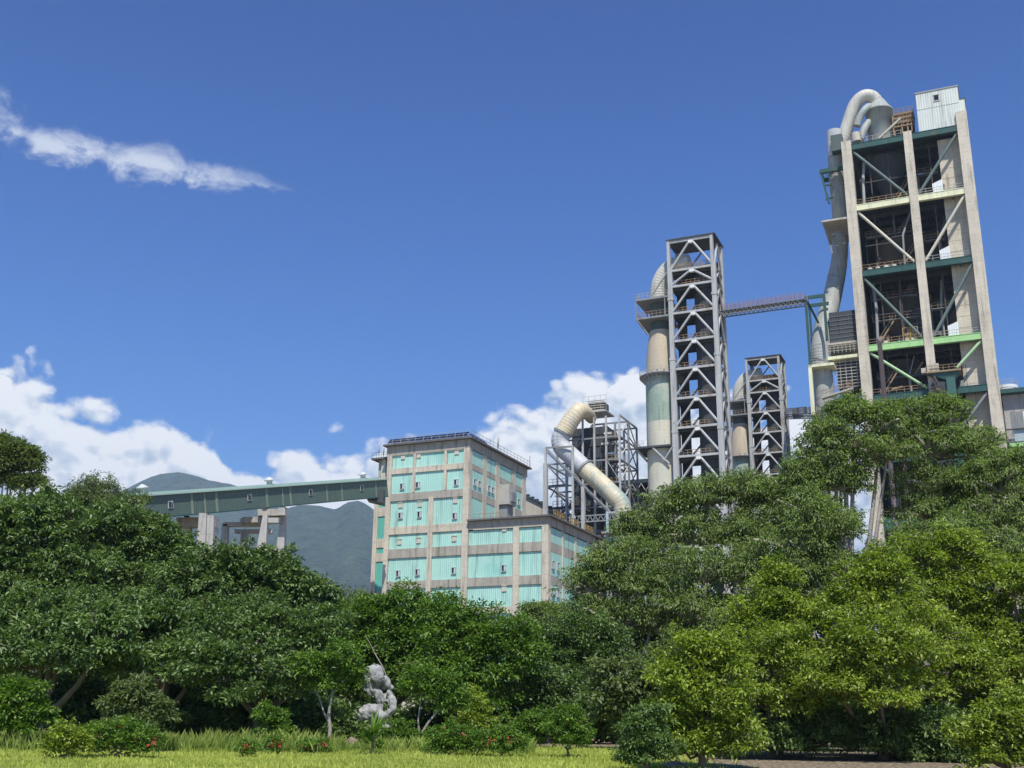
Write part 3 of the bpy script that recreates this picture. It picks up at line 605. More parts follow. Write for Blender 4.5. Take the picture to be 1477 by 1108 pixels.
# silo and service building at the right edge
def rightside():
    S = Fr(1440, 545, 205); t = S.root('storage_silo', 'round white banded silo peeping out right of the tallest tower', 'silo')
    a = S.fr(1440,560); b = S.fr(1470,560); c = (a.x+b.x)/2; r = (b.x-a.x)/2; z1 = S.fr(1470,546).z; z0 = S.fr(1470,562).z
    r = r*1.15; c -= .15*r
    for k in range(3): zz = z0+(z1-z0)*k/3; MB().lathe(c, 5, [(r, zz+.12), (r, zz+(z1-z0)/3)], 36).build('shell_band', 'white', t)
    MB().lathe(c, 5, [(r*.97, z0-1.4), (r*.985, z0), (r*.985, z1-.1), (.2, z1+.2)], 36).build('silo_core', 'steel_dk', t)
    MB().lathe(c, 5, [(r*.8, 0), (r*.8, z0-1.3)], 24).build('silo_stem', 'conc_grey', t)
    m = MB()
    for k in range(24): x, y = c+r*math.cos(k*math.pi/12), 5+r*math.sin(k*math.pi/12); m.bar((x, y, z1), (x, y, z1+1), .06)
    for zz in (z1+.5, z1+1): m.tube([(c+r*math.cos(k*math.pi/12), 5+r*math.sin(k*math.pi/12), zz) for k in range(25)], .04, 4)
    m.build('railing', 'rail_grey', t)
    B = Fr(1449, 575, 196); t = B.root('service_building', 'dark grey service building with glazed balcony at the right edge', 'building')
    z1 = B.fr(1452,568).z; x0 = B.fr(1449,600).x
    MB().box(x0, x0+9, 1, 9, 0, z1).build('wall', 'conc_grey', t)
    MB().box(x0-.3, x0+10, -.6, 9, z1, z1+.8).build('roof_slab', 'green_dk', t)
    for k in range(3): a = B.fr(1457+k*9, 592); MB().box(a.x, a.x+.9, .9, 1, a.z-4.5, a.z).build('wall_panel', 'white' if k == 2 else 'steel_m', t)
    z = B.fr(1455,641).z; MB().box(x0+.2, x0+10, -2, 1, z-1.0, z-.1).build('balcony_beam', 'lime', t); MB().box(x0, x0+10, -2.1, 1, z-.1, z).build('balcony_deck', 'steel_m', t)
    MB().box(x0+1.2, x0+10, .2, .3, z, z+2.6).build('glazing', 'paleblue', t); railing((x0, -2, z), (x0+10, -2, z), 1.1, .8, .07).build('railing', 'rail_grey', t)
    MB().box(x0, x0+10, -.2, .15, z+2.6, z+2.8).build('canopy', 'steel_dk', t)
rightside()
# ------------------------------------------------------------------ braced steel towers with their conditioning vessels
def steel_tower(px, py, Y, sc, nlev, label, vlabel):
    S = Fr(px, py, Y); t = thing('braced_steel_tower', label, 'tower', (S.x, S.y, 0), GRID, 'braced steel towers', None)
    k = sc; H = S.z; Wd = 9.35*k; D = 7.2*k
    drops = [0, 6.05, 9.3, 14.75, 20.3, 25.8, 31.5, 37.1, 42.5, 48.0, 53.5, 59, 64.5, 70, 75.5][:nlev]
    zs = [H-d*k for d in drops]
    def L(n, mat, m, lab=None): return m.build(n, mat, t, lab)
    for u, mat in ((-Wd, 'steel'), (-.9*k, 'steel')):
        m = MB(); m.box(u, u+.55*k, 0, .8*k, zs[1]+.5, H); m.box(u, u+.85*k, 0, .9*k, H-24*k, zs[1]+.5); m.box(u-.05*k, u+.95*k, -.02, .92*k, 0, H-24*k)
        for z in (H-24*k, H-38*k, H-12*k): m.box(u-.12*k, u+1.0*k, -.08*k, 1.0*k, z-.25, z+.25)
        L('post', mat, m)
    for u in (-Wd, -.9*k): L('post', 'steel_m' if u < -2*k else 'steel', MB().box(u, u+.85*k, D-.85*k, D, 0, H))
    L('roof_deck', 'steel_dk', MB().box(-Wd-.1*k, .1*k, -.1*k, D+.1*k, H, H+.25*k)); L('roof_beam', 'steel', MB().box(-Wd+.6*k, -.9*k, .1*k, .5*k, H-.55*k, H-.02))
    gus = MB().box(-.45*k, .45*k, -.02*k, .6*k, -.55*k, 0).mesh('gusset', 'white')
    for i, z in enumerate(zs):
        zn = zs[i+1] if i+1 < len(zs) else z-5.5*k
        um = -Wd*.5
        if i:
            L('beam', 'steel', MB().box(-Wd+.85*k, -.9*k, .12*k, .55*k, z-.42*k, z)); L('floor_deck', 'steel_dk', MB().box(-Wd+.2*k, -.2*k, .56*k, D-.2*k, z-.3*k, z-.05*k))
            m = MB(); 
            for v in np.linspace(1.2*k, D-1*k, 4): m.box(-Wd+.9*k, -.9*k, v-.08*k, v+.08*k, z-.8*k, z-.3*k)
            L('floor_joists', 'steel_dk', m)
            if i > 1: 
                L('railing', 'rail', railing((-Wd+.9*k, .7*k, z), (-.95*k, .7*k, z), 1.05*k, .85*k, .075*k))
            else: L('railing', 'rail', railing((-Wd+.9*k, .7*k, z), (-.95*k, .7*k, z), 1.2*k, .8*k, .085*k, 3))
            L('side_beam', 'steel', MB().box(-.6*k, -.2*k, .9*k, D-.85*k, z-.42*k, z))
        zt = z-(.5*k if i == 0 else .45*k)
        inst(gus, 'gusset', t, (um, 0, zt))
        L('brace', 'steel', MB().tube([(um-.35*k, .3*k, zt-.2*k), (-Wd+.7*k, .3*k, zn+.15*k)], .24*k, 8)); L('brace', 'steel', MB().tube([(um+.35*k, .3*k, zt-.2*k), (-.75*k, .3*k, zn+.15*k)], .24*k, 8))
        L('side_brace', 'steel', MB().tube([(-.4*k, D*.5, zt-.1*k), (-.4*k, .8*k, zn+.2*k)], .22*k, 6)); L('side_brace', 'steel', MB().tube([(-.4*k, D*.5, zt-.1*k), (-.4*k, D-.5*k, zn+.2*k)], .22*k, 6))
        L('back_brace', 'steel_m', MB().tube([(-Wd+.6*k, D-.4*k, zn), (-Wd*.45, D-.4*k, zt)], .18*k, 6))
        if i > 1: L('cladding', 'clad_dk', MB().box(-Wd+.2*k, -Wd*.80, D-.9*k, D-.7*k, zn, z-.3*k))
    for z in zs[2:]: L('back_cladding', 'clad_dk', MB().box(-Wd*.46, -.8*k, D-.25*k, D-.1*k, z-3.6*k, z-.4*k) )
    L('back_cladding', 'clad_dk', MB().box(-Wd+.2*k, -.8*k, D-.25*k, D-.1*k, zs[2]-.3, zs[0]-3.0*k))
    # the dark duct that runs down inside
    cx = -Wd*.315; L('inner_duct', 'clad_dk', MB().lathe(cx, D*.55, [(2.25*k, 2), (2.25*k, zs[2]-.5), (2.2*k, zs[1])], 28))
    def pt(a, v): return Vector((a[0], v, a[1]))
    # vessel: profile heights below the tower top
    t2 = thing('conditioning_vessel', vlabel, 'vessel', (S.x, S.y, 0), GRID, 'conditioning vessels')
    cu = -Wd-2.75*k; cv = D*.55
    def V(n, mat, prof, cap=True): return MB().lathe(cu, cv, [(r*k, H-d*k) for r, d in prof], 44, cap=cap).build(n, mat, t2)
    R0 = 3.15
    V('neck', 'vessel_dk', [(1.95, 11.2), (1.95, 14.6), (1.98, 15.6), (2.12, 17)][::-1])  # neck darkened by colour to stand for its shadow
    V('diffuser_cone', 'cone', [(2.12, 17), (2.5, 19.2), (2.85, 22), (2.98, 24.4)][::-1])
    V('upper_shell', 'vessel_green', [(R0, 26), (R0, 35.3)][::-1]); V('neck_ring', 'cone', [(3.0, 24.4), (3.1, 26)][::-1])
    V('lower_shell', 'vessel_cream', [(R0+.02, 35.3), (R0+.02, 57)][::-1])
    MB().lathe(cu, cv, [((R0+.0)*k, 0), ((R0+.0)*k, H-57*k)], 44).build('base_shell', 'duct_silver', t2)
    # elbow into the tower
    pts, rs = ribbed([(cu, cv, H-11.3*k), (cu, cv, H-9.8*k), (cu+.35*k, cv, H-7.2*k), (cu+1.7*k, cv, H-4.9*k), (cu+3.6*k, cv, H-3.9*k), (cu+6.2*k, cv, H-3.7*k)], 1.9*k, .5*k)
    MB().tube(pts, rs, 36, True, False).build('elbow_duct', 'duct_pale', t2)
    # ring galleries and decks
    m = MB(); zr = H-26.2*k
    m.lathe(cu, cv, [((R0+.05)*k, zr-.4*k), ((R0+1.15)*k, zr-.1*k), ((R0+1.15)*k, zr+.1*k), ((R0-.3)*k, zr+.12*k)], 40); m.build('ring_gallery', 'steel_m', t2)
    m = MB()
    for j in range(28):
        a = 2*math.pi*j/28; c, s = math.cos(a), math.sin(a); rr = (R0+1.1)*k
        m.bar((cu+rr*c, cv+rr*s, zr), (cu+rr*c, cv+rr*s, zr+1.1*k), .07*k); m.bar((cu+rr*c, cv+rr*s, zr-.1*k), (cu+R0*k*c, cv+R0*k*s, zr-1.3*k), .12*k)
        a2 = a+2*math.pi/28
        for hh in (.55, 1.1): m.bar((cu+rr*c, cv+rr*s, zr+hh*k), (cu+rr*math.cos(a2), cv+rr*math.sin(a2), zr+hh*k), .06*k)
    m.build('ring_railing', 'rail_grey', t2)
    m = MB()
    for j in range(16):
        a = 2*math.pi*j/16; m.box(cu+(R0+.1)*k*math.cos(a)-.15*k, cu+(R0+.1)*k*math.cos(a)+.15*k, cv+(R0+.1)*k*math.sin(a)-.15*k, cv+(R0+.1)*k*math.sin(a)+.15*k, zr+.15*k, zr+.75*k)
    m.build('spray_nozzles', 'steel_m', t2)
    for d, e in ((11.1, 1.7), (14.9, 1.6)):
        z = H-d*k
        MB().box(cu-(2.15+e)*k, -Wd-.1*k, cv-(2.15+e)*k, cv+(2.15+e)*k, z-.35*k, z).build('platform', 'steel_m', t2)
        railing((cu-(2.1+e)*k, cv-(2.1+e)*k, z), (-Wd-.1*k, cv-(2.1+e)*k, z), 1.1*k, .8*k, .07*k).build('railing', 'rail' if d > 12 else 'rail_grey', t2)
        railing((cu-(2.1+e)*k, cv-(2.1+e)*k, z), (cu-(2.1+e)*k, cv+(2.1+e)*k, z), 1.1*k, .8*k, .07*k).build('railing', 'rail_grey', t2)
    m = MB()
    for v in (cv-3.7*k, cv+3.7*k):
        for u in (cu-3.7*k, cu+2*k): m.bar((u, v, H-14.9*k), (u, v, H-11.3*k), .18*k)
        m.bar((cu-3.6*k, v, H-15.2*k), (cu-1.9*k, v*.6+cv*.4, H-18*k), .3*k)
    m.build('platform_struts', 'steel_m', t2)
    MB().tube([(cu-1.5*k, cv-2.5*k, H-11*k), (-Wd-.1, .3, H-6.3*k)], .16*k, 6).build('stay', 'steel', t2)
    if nlev > 10:
        z = H-40.3*k; MB().box(cu-4.6*k, -Wd-.1*k, cv-4.2*k, cv+3.6*k, z-.35*k, z).build('platform', 'steel_dk', t2)
        railing((cu-4.5*k, cv-4.1*k, z), (cu-2.8*k, cv-4.1*k, z), 1.1, .8, .06).build('railing', 'rail_grey', t2); railing((cu-4.5*k, cv-4.1*k, z), (cu-4.5*k, cv+3.5*k, z), 1.1, .8, .06).build('railing', 'rail_grey', t2)
        m = MB().bar((cu-1*k, cv-4*k, z-.4), (cu+1.8*k, cv-3.2*k, z-3.4), .3).bar((cu+2.8*k, cv-4*k, z-.4), (cu+1.2*k, cv-3.4*k, z-2.4), .3).bar((cu-4.3*k, cv-3.5*k, z-.3), (cu-3*k, cv-1*k, z-2.2), .3)
        m.build('platform_struts', 'steel', t2)
    return S
S1 = steel_tower(1030, 337, 195, 1.0, 15, 'taller grey steel tower with inverted V braces on every storey', 'tall cone-topped vessel, green above and cream below, left of the taller steel tower')
S2 = steel_tower(1125.5, 512, 232, .83, 12, 'shorter grey steel tower with inverted V braces, further back', 'cone-topped vessel half hidden between the two steel towers')
def walkway(pa, pb, w_, label, ht=.85, rail='rail_pink'):
    t = thing('walkway_bridge', label, 'walkway', pa, 0); a = Vector((0,0,0)); b = Vector(pb)-Vector(pa)
    n = (b.cross(Vector((0,0,1)))).normalized()*w_/2; dn = Vector((0,0,-ht))
    MB().bar(a, b, w_, .2).build('deck', 'steel_dk', t)
    for s in (-1, 1):
        m = MB().bar(a+n*s, b+n*s, .18).bar(a+n*s+dn, b+n*s+dn, .18); k = 18
        for i in range(k):
            p, q = a.lerp(b, i/k), a.lerp(b, (i+.5)/k); r = a.lerp(b, (i+1)/k)
            m.bar(p+n*s, q+n*s+dn, .1).bar(q+n*s+dn, r+n*s, .1)
        m.build('truss', 'steel_m', t); railing(a+n*s+Vector((0,0,.1)), b+n*s+Vector((0,0,.1)), 1.2, 1.0, .08, 3).build('railing', rail, t)
walkway(P(1042,450,200), P(1161,433,187), 1.6, 'long footbridge with pinkish railing joining taller steel tower and steel portal')
walkway(P(1138,598,234), P(1172,596,200), 1.6, 'short low footbridge right of the shorter steel tower', 1.0, 'rail_grey')
# ------------------------------------------------------------------ turquoise mill building
B = Fr(677.5, 628, 180)
def teal():
    t = B.root('mill_building', 'concrete framed building with pale turquoise wall sheets, taller block left, lower wing right', 'building')
    Wd = 15.4; D = 24.4; WW = 14.0
    def z_(y, x=668): return B.fr(x, y).z
    def u_(x, y=700): return B.fr(x, y).x
    ztop = B.fr(677, 631).z
    MB().box(-Wd+.25, -.25, .45, D, 0, ztop-1.9).build('core_wall', 'conc_dark', t)
    MB().box(-Wd-.65, .75, -.75, D+.7, ztop-.28, ztop).build('roof_slab', 'fascia', t)
    MB().box(-Wd-.05, .1, -.05, D+.1, ztop-1.8, ztop-.28).build('parapet_beam', 'conc_dark', t)
    MB().box(-Wd+.6, -1.1, -.02, .02, ztop-1.92, ztop-1.8).build('soffit_edge', 'cream', t)
    # storey lines, as heights of sheet tops and bottoms
    rows = [(z_(641),z_(667.5)), (z_(675.6),z_(704.8)), (z_(715.7),z_(753.7)), (z_(765),z_(786.7)), (z_(800.3),z_(834.9)), (z_(846.3),z_(872)), (z_(883),z_(915)), (z_(926),z_(960))]
    def col(u0, u1, z0, z1, d=0, mat='conc', v0=-.12): return MB().box(u0, u1, v0+d, .5, z0, z1).build('column', mat, t)
    col(-Wd, -Wd+.85, 0, ztop-1.8); MB().box(-.95, .12, -.12, .95, 0, ztop-1.83).build('column', 'conc', t)
    zmid = rows[1][1]
    for a, b in ((B.fr(540+505*.10833, 700).x, B.fr(540+540*.10833, 700).x), (B.fr(540+925*.10833, 690).x, B.fr(540+957*.10833, 690).x)):
        col(a, b, zmid, ztop-1.9, .06)
    mc = (B.fr(530+803*.10833, 770).x, B.fr(530+862*.10833, 770).x)
    col(mc[0], mc[1], 0, zmid-1.0, .03)
    vs = [(0.1,1.0)]
    for a, b in ((450,515),(675,740),(975,1025),(1145,1210)):
        p = B.sd(660+a*.08125, 660); q = B.sd(660+b*.08125, 672 if b > 1000 else 665); vs.append((p.y, q.y))
    cols = vs[1:]
    for a, b in cols:
        MB().box(-.5, .1, a, min(b, D), 0, ztop-1.83).build('column', 'conc', t)
    # front sheets and beams
    minor = [B.fr(540+x*.10833, 700).x for x in (505,540,925,957)]
    win = lambda x, y, kind: None
    def sheet(u0, u1, z0, z1, mat='teal'): return MB().box(u0, u1, .22, .44, z0, z1).build('wall_sheet', mat, t)
    beamtop = ztop-1.9
    for i, (zt, zb) in enumerate(rows):
        MB().box(-Wd+.85, -.95, .0, .48, zb-(zb-rows[i+1][0]) if i+1 < len(rows) else 0, zb).build('beam', 'conc_dark' if i in (1,3,4) else 'conc', t)
        if i < 2: xs = [(-Wd+.9, minor[0]-.02), (minor[1]+.02, minor[2]-.02), (minor[3]+.02, -1.0)]
        else: xs = [(-Wd+.9, mc[0]-.02), (mc[1]+.02, -1.0)]
        for a, b in xs: sheet(a, b, zb+.03, zt-.03)
    MB().box(-Wd+.85, -.95, .02, .48, rows[0][0], ztop-1.93).build('beam', 'conc', t)
    # window kinds: blank cream box / open casement
    def hood(u, z, face='f', wd=.78, h=.85):
        m = MB()
        if face == 'f': m.box(u-wd/2, u+wd/2, .08, .22, z-h/2, z+h/2); m.box(u-wd/2-.06, u+wd/2+.06, 0, .24, z+h/2, z+h/2+.09)
        o = m.build('vent_box', 'cream', t)
    def casement(u, z, face='f', wd=.72, h=.9, v=None):
        m = MB(); g = MB(); f = MB()
        if face == 'f':
            m.box(u-wd/2, u+wd/2, .14, .22, z-h/2, z+h/2); f.box(u-wd/2-.05, u+wd/2+.05, .02, .23, z+h/2, z+h/2+.07).box(u-wd/2-.08, u+wd/2+.08, .0, .23, z-h/2-.08, z-h/2).box(u+.02, u+wd/2-.04, .05, .12, z-h/2+.05, z+h/2-.06)
            f.box(u-wd/2-.05, u-wd/2, .08, .23, z-h/2, z+h/2).box(u+wd/2, u+wd/2+.05, .08, .23, z-h/2, z+h/2)
        else:
            x = u; m.box(x+.0, x+.06, v-wd/2, v+wd/2, z-h/2, z+h/2)
            f.box(x, x+.16, v-wd/2-.07, v+wd/2+.07, z+h/2, z+h/2+.08).box(x, x+.2, v-wd/2-.1, v+wd/2+.1, z-h/2-.09, z-h/2).box(x+.06, x+.12, v, v+wd/2-.06, z-h/2+.05, z+h/2-.06)
            f.box(x, x+.14, v-wd/2-.07, v-wd/2, z-h/2, z+h/2).box(x, x+.14, v+wd/2, v+wd/2+.07, z-h/2, z+h/2)
        o = f.build('window', 'frame_w', t); m.build('pane', 'glass', o)
    A = lambda x, y: B.fr(540+x*.10833, 610+y*.10833); C = lambda x, y: B.fr(530+x*.10833, 720+y*.10833); E_ = lambda x, y: B.fr(530+x*.10833, 790+y*.10833)
    for p in (A(377,450), A(588,430), A(1092,385), A(345,1095), A(600,1082), A(1072,1032), C(420,570), C(676,550), C(1150,525)): hood(p.x, p.z)
    for p in (A(365,845), A(575,825), A(1085,790), C(435,218), C(688,202), C(1158,222), C(405,990), C(662,972), C(1145,950)): casement(p.x, p.z)
    # side sheets
    edges = [(.95, cols[0][0])]+[(cols[i][1], cols[i+1][0]) for i in range(3)]
    for i, (zt, zb) in enumerate(rows[:3]):
        MB().box(-.48, .05, .95, D-.2, rows[i+1][0], zb).build('side_beam', 'conc_dark', t)
        for j, (a, b) in enumerate(edges):
            MB().box(-.2, -.0, a+.03, b-.03, zb+.03, zt-.03 if i else ztop-1.95).build('side_sheet', 'teal', t)
            if i == 1:
                for f_ in ((.3, .7) if j < 2 else (.5,)): casement(-.0, (zt+zb)/2-.3, 's', .95, .95, a+(b-a)*f_)
    # machine box and small balcony on the side wall
    p = B.sd(722, 716); MB().box(.05, 2.0, p.y-.8, p.y+2.2, p.z-1.6, p.z+1.9).build('machine_box', 'rail_grey', t)
    MB().box(2.0, 2.3, p.y-.2, p.y+1.6, p.z-1.0, p.z+.6).build('louvre', 'steel_m', t); MB().box(.05, 1.5, p.y-.4, p.y+2.0, p.z-4.2, p.z-1.7).build('machine_leg', 'steel_m', t)
    # rooftop: railing, antennas
    for a, b in (((-Wd-.4,-.45,ztop),(.5,-.45,ztop)), ((.5,-.45,ztop),(.5,D+.5,ztop))): railing(a, b, 1.15, 1.5, .05).build('railing', 'rail_grey', t)
    # wing
    wz = B.fr(675, 750.5).z
    MB().box(.2, WW-.2, .45, D, 0, wz-1.7).build('core_wall', 'conc_dark', t)
    MB().box(.13, WW+.7, -.7, D+.4, wz-.26, wz).build('roof_slab', 'fascia', t); MB().box(.14, WW+.08, -.05, D+.1, wz-1.55, wz-.26).build('parapet_beam', 'conc_dark', t)
    MB().box(1, WW-1, -.04, 0, wz-1.68, wz-1.55).build('soffit_edge', 'cream', t)
    Dp = lambda x, y: B.fr(660+x*.1625, 720+y*.1625)
    c2 = (Dp(492,600).x, Dp(543,600).x); col(c2[0], c2[1], 0, wz-1.6)
    MB().box(Dp(750,500).x, WW+.1, -.12, .95, 0, wz-1.58).build('column', 'conc', t)
    zr = lambda y: Dp(743, y).z
    wr = [(wz-1.72, zr(375)), (zr(458), zr(672)), (zr(752), zr(942)), (zr(1005), zr(1160)), (zr(1230), 1)]
    for i, (zt, zb) in enumerate(wr):
        if i+1 < len(wr): MB().box(.13, WW-.8, 0, .48, wr[i+1][0], zb).build('beam', 'conc_dark' if i < 2 else 'conc', t)
        for a, b in ((.16, c2[0]-.02), (c2[1]+.02, Dp(748,500).x)): sheet(a, b, zb+.03, zt-.03)
        x = WW-.25   # side wall
        MB().box(x-.2, x+.2, .95, D-.2, wr[i+1][0] if i+1 < len(wr) else 0, zb).build('side_beam', 'conc_dark', t)
        for k in range(4): MB().box(x+.06, x+.19, 1.0+k*5.85, 6.2+k*5.85, zb+.03, zt-.03).build('side_sheet', 'teal', t)
        if i == 1 or i == 2:
            for v in (2.2, 4.4): casement(WW-.05, (zt+zb)/2-(0.1 if i == 1 else -.6), 's', .9, 1.1, v)
    for k in range(1, 5): MB().box(WW-.6, WW+.06, k*5.85+.35, k*5.85+1.05, 0, wz-1.6).build('column', 'conc', t)
    hood(Dp(412,262).x, Dp(412,262).z); casement(Dp(408,612).x, Dp(408,612).z); hood(Dp(410,795).x, Dp(410,795).z)
    railing((.6, 1, wz), (6.5, 1, wz), 1.1, 1, .06).build('railing', 'rail', t)
    # little stair tower on the left
    a = B.fr(541, 700, 1.5).x; b = -Wd-.02; zt = B.fr(548, 661, 1.5).z; zb = B.fr(541, 850, 1.5).z
    MB().box(a+.3, b, 1.9, 7, 0, zt-.3).build('stair_core', 'conc_dark', t); MB().box(a-.7, b, .9, 8, zt-.3, zt).build('roof_slab', 'fascia', t)
    x1 = B.fr(547, 700, 1.5).x; x2 = B.fr(550, 700, 1.5).x
    MB().box(a, a+.8, 1.5, 2.3, 14, B.fr(541,726,1.5).z).build('column', 'conc', t); MB().box(a+1.3-.2, a+1.3+.6, 1.5, 2.2, B.fr(541,700,1.5).z, zt-.3).build('column', 'conc', t)
    MB().box(b-.5, b, 1.5, 2.3, 14, zt-.3).build('column', 'conc', t)
    prev = zt-.8
    for y0, y1 in ((668,686),(727,732),(745,777),(790,798),(810,852)):
        q0 = B.fr(550, y0, 1.6).z; q1 = B.fr(550, y1, 1.6).z; MB().box(a+.82, b-.52, 1.75, 1.88, q1, q0).build('wall_sheet', 'teal_shade', t)
        MB().box(a+.82, b-.52, 1.62, 1.9, q0, prev).build('beam', 'conc', t) if y0 > 700 and y0 != 727 else None; prev = q1
    for (dx, h) in ((.2, 2.9), (1.1, 2.0), (1.9, 2.6)): MB().tube([(a+dx, 2, zt), (a+dx, 2, zt+h*.35), (a+dx, 2, zt+h*.36), (a+dx, 2, zt+h)], [.06,.06,.13,.13], 8).build('antenna', 'white' if dx < 1.5 else 'steel_m', t)
    railing((a-.6, 1, zt), (b, 1, zt), .9, .9, .05).build('railing', 'steel_m', t)
    p = B.sd(720, 652, .5); MB().tube([(.3, p.y, ztop), (.3, p.y, ztop+.8), (.3, p.y, ztop+.82), (.3, p.y, ztop+3)], [.06,.06,.16,.16], 8).build('antenna', 'white', t)
    p = B.sd(757, 668, .5); MB().tube([(.5, D+.3, ztop), (.5, D+.3, ztop+2.2)], .07, 6).build('antenna', 'rail_grey', t)
    return ztop, wz
ztop, wz = teal()
t = thing('solar_array', 'row of dark solar panels along the roof edge of the turquoise building', 'solar panels', (B.x, B.y, ztop), GRID)
me = MB().add([(-.36,0,0),(.36,0,0),(.36,.7,.75),(-.36,.7,.75),(-.36,.06,-.05),(.36,.06,-.05),(.36,.76,.70),(-.36,.76,.70)], [(0,1,2,3),(7,6,5,4),(0,4,5,1),(1,5,6,2),(2,6,7,3),(3,7,4,0)]).mesh('solar_panel', 'pv')
for i in range(18): inst(me, 'solar_panel', t, (-14.9+i*.84, -.45, .3))
for i in range(7): inst(me, 'solar_panel', t, (.2, .8+i*.95, .3), R(90))
m = MB(); m.bar((-15,.3,.3),(-.2,.3,.3),.08).bar((-15,.9,.62),(-.2,.9,.62),.08)
for i in range(10): m.bar((-15+i*1.6,.9,0),(-15+i*1.6,.9,.62),.07)
m.build('mounting_rail', 'rail_grey', t)
# beige gabled shed between the turquoise building and the bag filter
def sheds():
    S = Fr(790, 735, 215); t = S.root('gabled_shed', 'beige gabled shed showing between the turquoise building and the pipe structure', 'shed')
    a = S.fr(758,718).x; z0 = S.fr(760,716).z; z1 = S.fr(790,737).z
    MB().poly([(a-6,0),(1,0),(1,z1),(a,z0),(a-6,z0-2.5)], 0, 14).build('wall', 'beige_wall', t); MB().poly([(a,z0+.02),(1.4,z1-.0),(1.4,z1+.35),(a,z0+.37)], -.4, 14.4).build('roof', 'shed_dk', t)
    m = MB()
    for k in range(6): x = a+(1-a)*(k+.5)/6; zz = z0+(z1-z0)*(k+.5)/6; m.box(x-.35, x+.35, -.3, .3, zz+.35, zz+.62)
    m.build('ridge_vents', 'steel_dk', t)
    S = Fr(896, 694, 235); t = S.root('dark_shed', 'dark roofed shed low between the slanting duct and the tall vessel', 'shed')
    z1 = S.fr(925,694).z; MB().box(-.5, 11, 0, 12, 0, z1-2).build('wall', 'clad_dk', t); MB().box(-3.5, 12, -2, 13, z1-.8, z1).build('roof', 'shed_dk', t)
    m = MB()
    for k in range(8): m.bar((-3+k*2,-1.9,z1-.9),(-2+k*2,-1.9,z1-2.6),.14).bar((-2+k*2,-1.9,z1-2.6),(-1+k*2,-1.9,z1-.9),.14)
    m.build('roof_truss', 'steel', t)
sheds()
